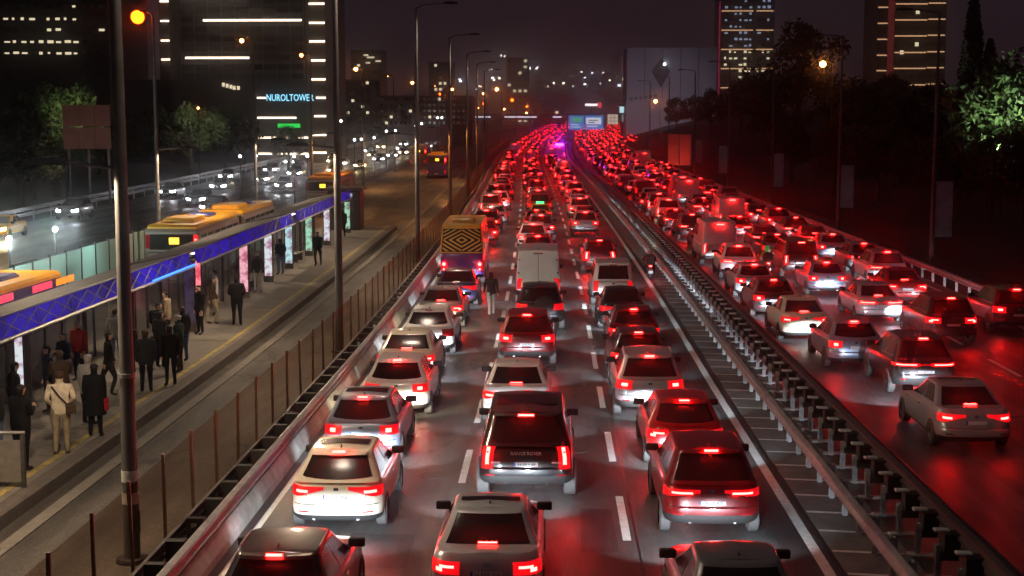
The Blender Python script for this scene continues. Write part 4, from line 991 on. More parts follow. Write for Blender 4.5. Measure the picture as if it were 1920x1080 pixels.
people = [
 ((-11.15, 31.5), .35, 'bent', 'beige', 'khaki', 'brown', 'person in beige jacket with dark shoulder strap at the platform edge', dict(bag='strap', scale=1.08)),
 ((-10.98, 33.4), .1, 'stand', 'black', 'black', 'dark', 'person in long black coat right beside the beige jacket', dict(coat=True, skirt=True, bag='bag')),
 ((-11.5, 30.0), -.4, 'phone', 'black', 'black', 'dark', 'large dark figure at the left picture edge behind the gate', dict(coat=True, scale=1.06)),
 ((-12.0, 29.4), .9, 'stand', 'charcoal', 'black', 'brown', 'dark figure cut off by the left edge behind the gate', dict(coat=True)),
 ((-12.3, 38.7), -1.1, 'walk', 'black', 'charcoal', 'dark', 'person in black walking across the platform left of the near pole', dict()),
 ((-13.5, 38.6), 2.6, 'phone', 'navy', 'khaki', 'dark', 'bearded person in dark jacket facing the road under the canopy', dict()),
 ((-13.9, 41.0), 2.9, 'stand', 'red', 'navy', 'grey', 'person in red top with pale headwear under the blue canopy', dict()),
 ((-11.4, 39.2), .3, 'stand', 'charcoal', 'black', 'brown', 'stout dark figure just right of the near pole', dict(coat=True)),
 ((-10.98, 40.2), .6, 'stand', 'black', 'black', 'dark', 'person in black closest to the kerb right of the near pole', dict()),
 ((-11.3, 42.4), 1.4, 'bent', 'dark green', 'brown', 'grey', 'grey-haired person beside the kerb group', dict()),
 ((-12.1, 43.2), -.5, 'stand', 'charcoal', 'navy', 'dark', 'person in charcoal at the back of the kerb group', dict()),
 ((-12.4, 41.0), .8, 'phone', 'black', 'charcoal', 'dark', 'person in black holding a phone behind the near pole', dict()),
 ((-12.6, 50.2), 2.4, 'stand', 'black', 'black', 'dark', 'person in dark suit with white shirt by the purple panel', dict()),
 ((-12.75, 52.8), -1.2, 'walk', 'brown', 'khaki', 'brown', 'person in brown jacket and khaki trousers under the canopy', dict()),
 ((-11.75, 52.4), .2, 'bent', 'black', 'black', 'dark', 'tall person in black coat standing mid platform', dict(coat=True, scale=1.05)),
 ((-13.2, 55.2), 1.9, 'stand', 'white', 'light jeans', 'dark', 'person in white top and pale jeans by the ad panel', dict()),
 ((-13.0, 62.4), .1, 'stand', 'charcoal', 'light grey', 'grey', 'person with black backpack by the shelter bench', dict(bag='backpack')),
 ((-12.1, 73.8), 3.0, 'walk', 'black', 'charcoal', 'dark', 'lone walker in dark coat on the far half of the platform', dict(coat=True)),
 ((-12.6, 31.4), 1.2, 'bent', 'charcoal', 'jeans', 'dark', 'person in charcoal hood behind the beige jacket near the left edge', dict(coat=True)),
 ((-13.0, 33.6), -.9, 'stand', 'black', 'navy', 'dark', 'dark figure deeper under the canopy at the left edge', dict()),
 ((-12.5, 35.4), .5, 'phone', 'brown', 'charcoal', 'brown', 'person in brown coat looking down at a phone near the left edge', dict(coat=True, skirt=True)),
 ((-11.6, 34.8), -.3, 'stand', 'light grey', 'black', 'grey', 'person in pale grey coat behind the long black coat', dict(coat=True)),
 ((-13.1, 36.2), 2.2, 'stand', 'navy', 'black', 'dark', 'figure in navy facing the road beneath the nearest canopy', dict()),
 ((-13.6, 43.6), .2, 'bent', 'light grey', 'jeans', 'brown', 'person in pale jacket and jeans behind the kerb group', dict()),
 ((-12.7, 45.2), -2.0, 'phone', 'charcoal', 'khaki', 'dark', 'person in charcoal and khaki beside the purple panel', dict(bag='backpack')),
 ((-11.7, 44.4), .9, 'stand', 'black', 'jeans', 'brown', 'person in black jacket and blue jeans behind the grey-haired one', dict()),
 ((-13.3, 48.4), 1.5, 'stand', 'khaki', 'black', 'dark', 'person in khaki jacket left of the dark suit', dict(coat=True)),
 ((-13.3, 69.6), .7, 'bent', 'navy', 'jeans', 'dark', 'person leaning between the lit panels on the far half', dict()),
 ((-13.2, 91.5), .4, 'stand', 'black', 'black', 'dark', 'dark figure near the kiosk at the platform end', dict()),
]
for (X, Y), rt, pose, top, legs, hair, lab, kw in people: person(PP(X, Y), rt, pose, top, legs, hair, lab, group=GP, **kw)
person(W(-2.45, 57.5), .15, 'walk', 'charcoal', 'light grey', 'dark', 'pedestrian in dark jacket walking on the road between the lanes', scale=1.0)
def motorcycle(X, Y, label, rlabel, top, legs, helmet, box=True):
    p = W(X, Y); t = tag(empty('motorcycle', p, heading(Y)), label, 'motorcycle')
    for y_ in (.32, 1.62):
        b = MB(); n_ = 18; rows = []
        for x_, rr in ((-.055, .22), (-.06, .27), (0, .31), (.06, .27), (.055, .22)): rows.append([(x_, y_+rr*math.cos(2*PI*k/n_), .31+rr*math.sin(2*PI*k/n_)) for k in range(n_+1)])
        b.grid(rows); wh = b.build('wheel', M_tyre, t, sm=50); MB().tube([(-.02, y_, .31), (.02, y_, .31)], .21, 14).build('rim', M_rim, wh)
    MB().tube([(0, .35, .42), (0, .75, .55), (0, 1.2, .72), (0, 1.4, .95)], [.07, .11, .12, .06], 8).build('frame', M_black, t, sm=40)
    MB().bbox((-.15, .25, .70), (.15, 1.0, .82), .04).build('seat', M_black, t, sm=40)
    MB().bbox((-.16, .85, .70), (.16, 1.3, .98), .06).build('tank', PAINT['red'], t, sm=40)
    MB().tube([(-.36, 1.25, 1.02), (0, 1.36, .98), (.36, 1.25, 1.02)], .018, 6).build('handlebar', M_galv, t)
    MB().tube([(.05, 1.36, 1.0), (.05, 1.62, .31)], .03, 6).build('fork', M_galv, t); MB().tube([(-.05, 1.36, 1.0), (-.05, 1.62, .31)], .03, 6).build('fork', M_galv, t)
    MB().bbox((-.12, -.02, .30), (.12, .02, .44), .01).build('license_plate', M_plate, t)
    tl = MB().bbox((-.1, .1, .62), (.1, .2, .70), .015).build('tail_lamp', M_lens, t); MB().box((-.06, .085, .635), (.06, .098, .685)).build('bulb', M_bulb, tl)
    if box: MB().bbox((-.22, .02, .84), (.22, .4, 1.2), .04).build('top_box', M_black, t, sm=40)
    r_ = person(p + Vector((0, .52, .0)), heading(Y), 'ride', top, legs, 'dark', rlabel); r_.location.z += .20
    bm = bmesh.new(); bmesh.ops.create_uvsphere(bm, u_segments=14, v_segments=10, radius=.145); me = bpy.data.meshes.new('helmet'); bm.to_mesh(me); bm.free(); smooth(me, 80)
    zt = max(v.co.z for v in PM_[('ride', False)].vertices); me.materials.append(helmet); obj('helmet', me, None, r_, loc=(0, .17, zt-.10), scale=(1, 1.15, 1.1))
    return t
motorcycle(5.02, 70.5, 'delivery motorcycle with red tail lamp on the median edge line', 'rider in dark clothes on the motorcycle by the median', 'charcoal', 'black', pm('white_helmet', (.6, .6, .6), .3, coat=.5))
motorcycle(11.1, 72.0, 'motorcycle with box between cars on the far carriageway', 'rider in yellow vest and green helmet among the far traffic', 'hi-vis yellow', 'charcoal', em('green_helmet_glow', (.02, .5, .12), .25, base=(.05, .5, .1)))  # green helmet glows by itself; brightness is put into its colour

# ================================================================== PLATFORM CANOPY AND FURNITURE
M_blue = bpy.data.materials.new('blue_lit_fascia'); M_blue.use_nodes = True
n = M_blue.node_tree; pb = n.nodes['Principled BSDF']; pb.inputs['Base Color'].default_value = (.008, .006, .10, 1); pb.inputs['Roughness'].default_value = .6; pb.inputs['Specular IOR Level'].default_value = .1
tx = n.nodes.new('ShaderNodeTexCoord'); nz = n.nodes.new('ShaderNodeTexNoise'); nz.inputs['Scale'].default_value = .55; nz.inputs['Detail'].default_value = 8; nz.inputs['Roughness'].default_value = .8
mr_ = n.nodes.new('ShaderNodeMapRange'); mr_.inputs[1].default_value = .40; mr_.inputs[2].default_value = .62; mr_.inputs[3].default_value = .03; mr_.inputs[4].default_value = 1.1
n.links.new(tx.outputs['Object'], nz.inputs['Vector']); n.links.new(nz.outputs['Fac'], mr_.inputs[0]); n.links.new(mr_.outputs[0], pb.inputs['Emission Strength'])
pb.inputs['Emission Color'].default_value = (.020, .006, .46, 1)
M_glassw = bpy.data.materials.new('shelter_glass'); M_glassw.use_nodes = True; n = M_glassw.node_tree; n.nodes.clear()
o_ = n.nodes.new('ShaderNodeOutputMaterial'); mix = n.nodes.new('ShaderNodeMixShader'); tr = n.nodes.new('ShaderNodeBsdfTransparent'); pb = n.nodes.new('ShaderNodeBsdfPrincipled')
pb.inputs['Base Color'].default_value = (.25, .27, .26, 1); pb.inputs['Roughness'].default_value = .15; mix.inputs[0].default_value = .35
n.links.new(tr.outputs[0], mix.inputs[1]); n.links.new(pb.outputs[0], mix.inputs[2]); n.links.new(mix.outputs[0], o_.inputs[0])
M_roofd = pm('canopy_roof', (.025, .024, .03), .7, noise=(2, .3))
M_truss = pm('truss_steel', (.07, .065, .09), .5, .3)
for si, (y0, y1) in enumerate(((26.0, 47.7), (48.6, 67.3), (68.4, 88.0))):
    t = tag(empty('platform_canopy', W(-13.2, y0, .3)), ('nearest', 'middle', 'farthest')[si] + ' section of the blue-lit platform canopy', 'canopy', 'blue-lit platform canopies')
    og = t.location
    nb = int((y1-y0)/2.4); st = (y1-y0)/nb
    for k in range(nb):
        a, c_ = y0+k*st, y0+(k+1)*st-.04
        p0, p1 = W(-12.2, a) - og, W(-12.2, c_) - og
        b = MB(); V = Vector
        b.add([p0+V((0,0,3.03)), p1+V((0,0,3.03)), p1+V((-.10,0,3.50)), p0+V((-.10,0,3.50)), p0+V((-.05,0,3.03)), p1+V((-.05,0,3.03)), p1+V((-.15,0,3.50)), p0+V((-.15,0,3.50))],
              [(0,1,2,3),(7,6,5,4),(3,2,6,7),(0,4,5,1),(1,5,6,2),(0,3,7,4)])
        b.build('fascia_panel', M_blue, t)
        b = MB(); b.add([p0+V((-.16,0,3.46)), p1+V((-.16,0,3.46)), p1+V((-2.6,0,2.95)), p0+V((-2.6,0,2.95)), p0+V((-.16,0,3.40)), p1+V((-.16,0,3.40)), p1+V((-2.6,0,2.89)), p0+V((-2.6,0,2.89))],
              [(3,2,1,0),(4,5,6,7),(0,1,5,4),(1,2,6,5),(2,3,7,6),(3,0,4,7)]); b.build('roof_sheet', M_roofd, t)
        # truss in front of the fascia
        pm0 = (p0+p1)/2
        for a_, b_ in ((p0, pm0), (pm0, p1)):
            MB().tube([a_+V((.06,0,3.06)), b_+V((-.02,0,3.46))], .018, 5).build('truss_brace', M_truss, t); MB().tube([a_+V((-.02,0,3.46)), b_+V((.06,0,3.06))], .014, 5).build('truss_brace', M_truss, t)
    q0, q1 = W(-12.13, y0) - og, W(-12.13, y1) - og
    MB().tube([q0+V((0,0,3.0)), q1+V((0,0,3.0))], .045, 6).build('lower_chord', M_galv, t); MB().tube([q0+V((-.1,0,3.52)), q1+V((-.1,0,3.52))], .03, 6).build('upper_chord', M_truss, t)
    Y = y0 + 1.2
    while Y < y1:
        p = W(-13.9, Y) - og; MB().tube([p, p+V((0,0,3.05))], .075, 10).build('column', M_galvd, t, sm=40)
        MB().tube([p+V((0,0,2.6)), p+V((1.6,0,3.3))], .04, 6).build('bracket', M_truss, t)
        pL = W(-12.9, Y+1.2) - og; MB().bbox((pL.x-.06, pL.y-.6, pL.z+3.16), (pL.x+.06, pL.y+.6, pL.z+3.24), .02).build('ceiling_lamp', em('ceiling_lamp_%d_%d' % (si, int(Y)), (1, .82, .58), 7), t)
        Y += 4.8
    # glazed back wall
    Y = y0
    while Y + 1.5 < y1:
        p = W(-14.9, Y) - og
        MB().box((p.x-.02, p.y+.03, p.z+.15), (p.x+.02, p.y+1.47, p.z+2.3)).build('back_pane', M_glassw, t); MB().box((p.x-.04, p.y-.03, p.z), (p.x+.04, p.y+.03, p.z+2.5)).build('back_post', M_galvd, t)
        Y += 1.5
    if si == 0:   # cyan led line at the far end of the first section
        a, c_ = W(-12.07, 42.5) - og, W(-12.07, 47.6) - og; MB().tube([a+V((0,0,3.09)), c_+V((0,0,3.09))], .035, 6).build('led_line', em('cyan_led', (.05, .25, 1), 2.2), t)
# lit advertising panels
AD = {'pink': ((1, .5, .58), .9), 'white': ((.9, .95, 1), .8), 'teal': ((.6, .95, 1), .8), 'green': ((.5, 1, .68), .7), 'violet': ((.22, .16, .34), .16), 'red': ((1, .22, .26), 1.4)}
def ad_mat(nm):
    c_, s_ = AD[nm]; m = em('ad_' + nm, c_, s_); n = m.node_tree; pb = n.nodes['Principled BSDF']
    tx = n.nodes.new('ShaderNodeTexCoord'); v = n.nodes.new('ShaderNodeTexNoise'); v.inputs['Scale'].default_value = 4; v.inputs['Detail'].default_value = 2
    r_ = n.nodes.new('ShaderNodeValToRGB'); r_.color_ramp.elements[0].position = .40; r_.color_ramp.elements[1].position = .55
    r_.color_ramp.elements[0].color = (c_[0]*.55, c_[1]*.25, c_[2]*.35, 1); r_.color_ramp.elements[1].color = (*c_, 1)
    n.links.new(tx.outputs['Object'], v.inputs['Vector']); n.links.new(v.outputs['Fac'], r_.inputs[0]); n.links.new(r_.outputs[0], pb.inputs['Emission Color']); return m
ADM = {k: ad_mat(k) for k in AD}
for i, (X, Y, hgt, nm, lab) in enumerate(((-13.3, 66.5, 2.0, 'white', 'pink and white lit advertising panel mid platform'), (-13.2, 60.5, 2.1, 'pink', 'pink lit advertising panel beside the backpack wearer'), (-13.35, 72.3, 2.0, 'teal', 'pale teal lit advertising panel past the white one'),
        (-13.4, 79.0, 1.9, 'green', 'green-white lit advertising panel'), (-13.35, 85.5, 1.9, 'white', 'white lit advertising panel near the lone walker'), (-13.3, 94.5, 1.8, 'green', 'thin green-topped lit panel by the kiosk'), (-13.1, 50.8, 2.3, 'violet', 'dim purple advertising panel beside the dark suit'), (-13.7, 54.2, 2.0, 'red', 'red and white lit panel under the canopy'), (-14.3, 37.6, 1.6, 'white', 'white lit ticket machine screen under the nearest canopy'))):
    p = PP(X, Y); t = tag(empty('advertising_panel', p, .12), lab, 'advertising panel', 'lit advertising panels on the platform')
    MB().bbox((-.22, -.07, .0), (.22, .07, hgt+.35), .02).build('housing', M_galvd, t)
    MB().box((-.17, -.082, .28), (.17, -.072, hgt+.25)).build('poster', ADM[nm], t)
# bench, bins, kiosk, gate
for i, (X, Y) in enumerate(((-13.6, 63.6), (-13.6, 76.0), (-13.6, 46.5))):
    t = tag(empty('bench', PP(X, Y)), ('metal bench beside the backpack wearer', 'metal bench between the lit panels on the far half', 'metal bench under the end of the nearest canopy')[i], 'bench', 'benches under the canopy')
    for k in range(3): MB().box((-.22+k*.15, -.9, .42), (-.10+k*.15, .9, .46)).build('seat_slat', M_galvd, t)
    for y_ in (-.7, .7): MB().box((-.2, y_-.03, 0), (.2, y_+.03, .419)).build('leg', M_galvd, t)
p = PP(-13.8, 97.5); t = tag(empty('kiosk', p), 'dark ticket kiosk with pale display at the far platform end', 'kiosk')
MB().bbox((-1.1, -1, 0), (1.1, 1.2, 2.7), .05).build('cabin', pm('kiosk_paint', (.03, .025, .035), .5), t); MB().bbox((-1.3, -1.2, 2.701), (1.3, 1.4, 2.9), .05).build('roof', M_galvd, t)
MB().box((-.4, -1.02, 1.2), (.7, -1.005, 2.1)).build('window', M_glassw, t); MB().box((-.35, -1.04, 2.25), (.6, -1.025, 2.5)).build('display', em('kiosk_display', (.8, .9, 1), .5, sample=False), t)
t = tag(empty('platform_gate', PP(-11.9, 28.5)), 'grey metal gate across the near end of the platform', 'gate')
for x_ in (-1.0, 0, 1.0): MB().box((x_-.04, -.04, 0), (x_+.04, .04, 1.12)).build('post', M_galvd, t)
for x_ in (-.98, .02): MB().box((x_+.03, -.02, .12), (x_+.95, .02, 1.0)).build('panel', pm('gate_panel_%d' % int(x_*100), (.22, .20, .18), .5, .3, noise=(5, .2)), t)
MB().tube([(-1.05, 0, 1.16), (1.05, 0, 1.16)], .035, 8).build('top_rail', M_galv, t)
# frosted noise fence between outer busway and the opposite carriageway
M_frost = bpy.data.materials.new('frosted_panel'); M_frost.use_nodes = True; n = M_frost.node_tree; n.nodes.clear()
o_ = n.nodes.new('ShaderNodeOutputMaterial'); mix = n.nodes.new('ShaderNodeMixShader'); tr = n.nodes.new('ShaderNodeBsdfTranslucent'); pb = n.nodes.new('ShaderNodeBsdfPrincipled'); tr.inputs[0].default_value = (.6, .75, .7, 1)
pb.inputs['Base Color'].default_value = (.45, .55, .52, 1); pb.inputs['Roughness'].default_value = .35; mix.inputs[0].default_value = .5
n.links.new(tr.outputs[0], mix.inputs[1]); n.links.new(pb.outputs[0], mix.inputs[2]); n.links.new(mix.outputs[0], o_.inputs[0])
t = tag(empty('noise_fence', W(-20.75, 36)), 'frosted panel fence with dark posts left of the outer busway', 'fence'); og = t.location
Y = 36.0
while Y < 108:
    p = W(-20.75, Y) - og; h_ = 2.3 if Y < 84 else 1.2
    MB().box((p.x-.015, p.y+.06, p.z+.5), (p.x+.015, p.y+1.94, p.z+h_)).build('panel', M_frost, t); MB().box((p.x-.05, p.y-.05, p.z-.2), (p.x+.05, p.y+.05, p.z+h_+.1)).build('post', M_black, t)
    MB().box((p.x-.2, p.y+.051, p.z-.2), (p.x+.2, p.y+1.949, p.z+.49)).build('plinth', M_kerb, t)
    Y += 2.0
for i, (X, Y) in enumerate(((-22.2, 63), (-22.4, 58), (-22.2, 54))):  # added lights standing in for headlights shining on the frosted panels
    t = tag(empty('floodlight', W(X, Y)), ('farthest', 'middle', 'nearest')[i] + ' added low white light behind the frosted fence', 'floodlight', 'added lights behind the frosted fence')
    MB().tube([(0,0,0),(0,0,3.0)], .05, 8).build('post', M_black, t); obj('lamp', disc_lens(.13, M_white_l), None, t, loc=(0, 0, 3.05))
    l = bpy.data.lights.new('fence_fill', 'POINT'); l.energy = 900; l.color = (.75, 1, .95); l.shadow_soft_size = .1; lo = bpy.data.objects.new('lamp_light', l); link(lo, t); lo.location = (.0, 0, 2.7)
# ================================================================== BUILDINGS, SIGNS, BRIDGE
def PXZ(px, py, Y): return (px-1035)*Y/2667, CAMH + (240-py)*Y/2667
def box_at(b, px0, px1, py0, py1, Y, depth, z0=None, front=0):
    x0, zt = PXZ(px0, py0, Y); x1, zb_ = PXZ(px1, py1, Y)
    return b.box((x0, Y-front, zb_ if z0 is None else z0), (x1, Y+depth, zt))
M_fac = pm('dark_facade', (.035, .030, .032), .45, noise=(.3, .3)); M_fac2 = pm('brown_facade', (.10, .075, .06), .7, noise=(.2, .3)); M_fac3 = pm('grey_facade', (.075, .07, .08), .6, noise=(.15, .25))
M_mull = pm('mullion', (.07, .065, .07), .4, .5)
def rel(t, b, name, mat, **k):
    o = b.build(name, mat, t); o.location = -t.location; return o
# --- tower with light bands (left)
Y = 230; x0, _ = PXZ(455, 0, Y)
t = tag(empty('tower', (x0, Y, rz(Y)-.2)), 'dark glass tower with white light bands and a lit blue name sign', 'tower')
gz = rz(Y) - .3
rel(t, box_at(MB(), 340, 576, -60, 240, Y+3, 24, gz), 'main_block', M_fac); rel(t, box_at(MB(), 578, 613, -60, 240, Y, 22, gz), 'corner_shaft', M_fac2); rel(t, box_at(MB(), 302, 322, -60, 240, Y+1, 20, gz), 'side_shaft', M_fac2)
rel(t, box_at(MB(), 484, 577, 160, 240, Y+.5, 2, gz), 'entrance_block', M_fac)
rel(t, box_at(MB(), 225, 483, 150, 240, Y+1, 14, gz), 'podium', M_fac3)
for px0, px1, py in [(345, 466, 0), (385, 569, 41), (350, 470, 110)]:
    rel(t, box_at(MB(), px0, px1, py-1.9, py+1.9, Y+2.8, .1), 'light_band', M_strip)
for py in (11, 46, 80, 115, 150, 184, 218, 253, 286): rel(t, box_at(MB(), (594 if py == 184 else 583) if py != 218 else 590, 612, py-1.7, py+1.7, Y-.2, .15), 'light_band', M_strip)
for py in (6, 42, 78, 113): rel(t, box_at(MB(), 305, 321, py-1.5, py+1.5, Y+.8, .15), 'light_band', M_strip)
for px0, px1, py in [(483, 500, 184), (483, 556, 221), (484, 590, 258), (484, 590, 288)]: rel(t, box_at(MB(), px0, px1, py-1.6, py+1.6, Y+.3, .15), 'light_band', M_strip)
rel(t, box_at(MB(), 521, 563, 232, 239.5, Y+.3, .15), 'green_sign', em('green_sign', (.01, .75, .08), 1.0, sample=False))
rel(t, box_at(MB(), 500, 592, 175, 193, Y-.45, .1), 'sign_board', pm('sign_board', (.01, .03, .06), .4))
xs_, zs_ = PXZ(546, 184.5, Y); tm = text_mesh('NUROLTOWER', 1.55, em('sign_letter', (.30, .78, 1), 1.7, sample=False), .04)
wdt = max(v.co.x for v in tm.vertices) - min(v.co.x for v in tm.vertices)
o = obj('sign_lettering', tm, None, t, loc=Vector((xs_, Y-.52, zs_)) - t.location, rot=(PI/2, 0, 0), scale=(7.6/wdt, 1, 1))
rw = random.Random(3)
for r_ in range(11):
    py = -40 + r_*17.5
    for c_ in range(9):
        rel(t, box_at(MB(), 344+c_*25.6, 366+c_*25.6, py+4.5, py+14.5, Y+2.93, .05), 'window', M_wind)
for c_ in range(10): rel(t, box_at(MB(), 341+c_*25.6, 343+c_*25.6, -60, 150, Y+2.85, .12), 'mullion', M_mull)
for k, (px, py) in enumerate(((418, 156), (425, 158), (432, 160), (438, 162), (446, 162), (566, 196))): rel(t, box_at(MB(), px, px+5, py, py+7, Y+.85, .1), 'window', M_win)
# --- office block (far left)
Y = 255; t = tag(empty('office_block', (PXZ(60, 0, Y)[0], Y, rz(Y)-.2)), 'dark office block with four rows of lit windows at the top left', 'office building'); gz = rz(Y) - .3
rel(t, box_at(MB(), -90, 206, -70, 240, Y, 25, gz), 'wall', M_fac)
litrow = {38: '111101111', 58: '000001100', 80: '111111111', 101: '111011111', 15: '000000001'}
for ri, py in enumerate((-7, 15, 38, 58, 80, 101, 124, 146)):
    rel(t, box_at(MB(), -90, 206, py+9, py+11, Y-.1, .08), 'floor_ledge', M_mull)
    for c_ in range(12):
        px = 10 + c_*16.3; lit = py in litrow and c_ < 9 and litrow[py][c_] == '1' or (py == 58 and c_ == 11)
        hw2 = rw.uniform(4, 12) if lit else 12; rel(t, box_at(MB(), px, px+hw2, py-(rw.uniform(1, 3) if lit else 4), py+(4 if not lit else rw.uniform(1.2, 2.6)), Y-.06, .05), 'window', M_win if lit else M_wind)
# --- tall right towers
Y = 500; t = tag(empty('tower', (PXZ(1393, 0, Y)[0], Y, rz(Y)-.2)), 'tower with many blue-white lit windows behind the pale wall', 'tower'); gz = rz(Y) - .3
rel(t, box_at(MB(), 1345, 1443, -40, 240, Y, 20, gz), 'wall', M_fac)
for ri in range(16):
    py = -8 + ri*11.6
    for c_ in range(9):
        px = 1352 + c_*9.0 + (6 if c_ > 5 else 0); q = rw.random()
        if py > 150: q = 1
        lw = q < .42; rel(t, box_at(MB(), px, px+(rw.uniform(3, 7) if lw else 7), py+(rw.uniform(1, 3.5) if lw else 0), py+6.0, Y-.2, .15), 'window', (M_winc if py < 95 else M_win) if lw else M_wind)
for py in (26, 61, 96, 131, 166): rel(t, box_at(MB(), 1346, 1404, py-1, py+1, Y-.35, .2), 'light_band', M_strip_w); rel(t, box_at(MB(), 1410, 1441, py-1, py+1, Y-.35, .2), 'light_band', M_strip_w)
rel(t, box_at(MB(), 1341.5, 1344, 10, 180, Y-.3, .3), 'red_edge_light', em('red_edge', (.5, .03, .10), .35, sample=False))
Y = 450; t = tag(empty('tower', (PXZ(1695, 0, Y)[0], Y, rz(Y)-.2)), 'right tower with thin amber light bands and a dark red strip', 'tower'); gz = rz(Y) - .3
rel(t, box_at(MB(), 1632, 1757, -40, 240, Y, 20, gz), 'wall', M_fac)
rel(t, box_at(MB(), 1651, 1662, -40, 165, Y-.3, .2), 'red_strip', em('red_strip', (.20, .02, .025), .35, sample=False))
for py in (14, 43, 72, 102, 131, 161): rel(t, box_at(MB(), 1664, 1722, py-1.1, py+1.1, Y-.4, .2), 'light_band', M_strip_w); rel(t, box_at(MB(), 1724, 1755, py-2.4, py-.2, Y-.4, .2), 'light_band', M_strip_w)
for py in (20, 49, 78, 107, 135): rel(t, box_at(MB(), 1632, 1650, py-1.1, py+1.1, Y-.4, .2), 'light_band', M_strip_w)
for ri in range(12):
    for c_ in range(10):
        py = -6+ri*14.6; px = 1665+c_*9
        rel(t, box_at(MB(), px, px+6.5, py+2, py+9, Y-.15, .1), 'window', M_win if rw.random() < .09 else M_wind)
# --- pale wall with dark diamond
Y = 390; t = tag(empty('exhibition_hall', (PXZ(1255, 0, Y)[0], Y, rz(Y)-.2)), 'big pale blank wall with a dark diamond emblem right of the road end', 'building'); gz = rz(Y) - .3
M_pale = pm('pale_wall', (.42, .40, .45), .7, noise=(.05, .2))
rel(t, box_at(MB(), 1172, 1338, 93, 240, Y, 18, gz), 'wall', M_pale)
for k in range(5): rel(t, box_at(MB(), 1172+k*33.2, 1172.6+k*33.2+.6, 93, 190, Y-.12, .1), 'panel_joint', M_mull)
V = Vector; q = [PXZ(px, py, Y) for px, py in ((1236, 112), (1253, 136), (1236, 166), (1218, 136))]
b = MB(); b.add([(x, Y-.3, z) for x, z in q] + [(x, Y-.02, z) for x, z in q], [(0,1,2,3),(0,4,5,1),(1,5,6,2),(2,6,7,3),(3,7,4,0)]); rel(t, b, 'diamond_emblem', pm('emblem_dark', (.02, .015, .02), .5))
xe, ze = PXZ(1242, 123, Y); obj('emblem_highlight', disc_lens(.4, M_white_l), None, t, loc=V((xe, Y-.5, ze)) - t.location)  # glowing ball put in as the highlight on the emblem
b = MB()
for px in range(1178, 1232, 9): box_at(b, px, px+6, 184 - (px-1178)*.12, 189-(px-1178)*.12, Y-.2, .1)
rel(t, b, 'sloping_lettering', M_mull)
l = spot('wall_fill', 6500, (.86, .82, 1), 75, .9, .5); lo = bpy.data.objects.new('wall_fill_light', l); link(lo, t); lo.location = V((PXZ(1230, 0, Y)[0], Y-34, 9)) - t.location; lo.rotation_euler = (R(100), 0, 0)  # added spot brightening the wall in place of diffuse city light
# --- lit filling-station canopy
Y = 400; t = tag(empty('filling_station', (PXZ(1182, 0, Y)[0], Y, rz(Y)-.2)), 'lit teal-white station building near the end of the road', 'building'); gz = rz(Y) - .3
rel(t, box_at(MB(), 1160, 1208, 196, 200, Y-2, 12), 'roof', M_fac3)
rel(t, box_at(MB(), 1162, 1206, 200, 240, Y+4, 6, gz), 'wall', M_fac3)
for k in range(5): rel(t, box_at(MB(), 1160+k*9.4, 1168+k*9.4, 200.5, 212, Y-2, .2), 'lit_panel', em('station_panel%d' % k, (.55, .9, .95), 1.0 - .12*k, sample=False))
for k in range(4): rel(t, box_at(MB(), 1164+k*10.5, 1172+k*10.5, 215, 228, Y+3.8, .1), 'shop_window', em('shop_window%d' % k, (.7, .8, .8), .22, sample=False))
# --- overpass
Y = 530; t = tag(empty('overpass', (-5, Y, rz(Y))), 'low overpass crossing the road far ahead with a row of white lights', 'bridge'); 
rel(t, box_at(MB(), 745, 1300, 217, 225, Y, 12), 'deck', M_fac3); rel(t, box_at(MB(), 745, 1300, 213.5, 217, Y, .2), 'parapet', M_mull)
for px in (760, 842, 905, 1045, 1130, 1235): rel(t, box_at(MB(), px, px+6, 225, 240, Y+4, 3, rz(Y)-.5), 'pier', M_fac3)
for px0, px1 in ((885, 920), (946, 1006), (1036, 1052)): rel(t, box_at(MB(), px0, px1, 218.6, 220.8, Y-.15, .1), 'light_row', em('bridge_lights%d' % px0, (.9, .88, 1), 1.1, sample=False))
# --- road signs on gantry
Y = 440; t = tag(empty('sign_gantry', (PXZ(1097, 0, Y)[0], Y, rz(Y))), 'gantry with two blue and green lit direction signs over the road', 'road sign')
for px in (1062, 1134): rel(t, box_at(MB(), px, px+2.2, 214, 240, Y+.3, .4, rz(Y)-.2), 'upright', M_galvd)
rel(t, box_at(MB(), 1062, 1136, 213, 216, Y+.3, .4), 'crossbeam', M_galvd)
M_sb = em('sign_blue', (.05, .30, .85), .55, sample=False); M_sg = em('sign_green', (.10, .62, .36), .5, sample=False); M_sw = em('sign_white', (.8, .85, .95), .75, sample=False)
rel(t, box_at(MB(), 1066, 1094, 217, 243, Y, .2), 'sign_face', M_sb); rel(t, box_at(MB(), 1072, 1090, 220, 229, Y-.1, .08), 'green_field', M_sg)
rel(t, box_at(MB(), 1096, 1130, 217, 243, Y, .2), 'sign_face', M_sb); rel(t, box_at(MB(), 1098, 1126, 221, 233, Y-.1, .08), 'white_field', M_sw)
for k, (px, py, ln) in enumerate(((1070, 233, 14), (1070, 237.5, 18), (1100, 236, 20), (1102, 225, 18), (1102, 229, 12))): rel(t, box_at(MB(), px, px+ln, py, py+1.6, Y-.2, .05), 'lettering_line', M_sw if py > 232 else M_mull)
t = tag(empty('road_sign', (PXZ(1147, 0, Y)[0], Y+6, rz(Y))), 'small pale grid-like sign right of the blue gantry signs', 'road sign')
rel(t, box_at(MB(), 1138, 1157, 215, 233, Y+6, .2), 'sign_face', em('pale_sign', (.95, .8, .62), .55, sample=False)); rel(t, box_at(MB(), 1146.5, 1148, 215, 240, Y+6.3, .3, rz(Y)-.2), 'post', M_galvd)
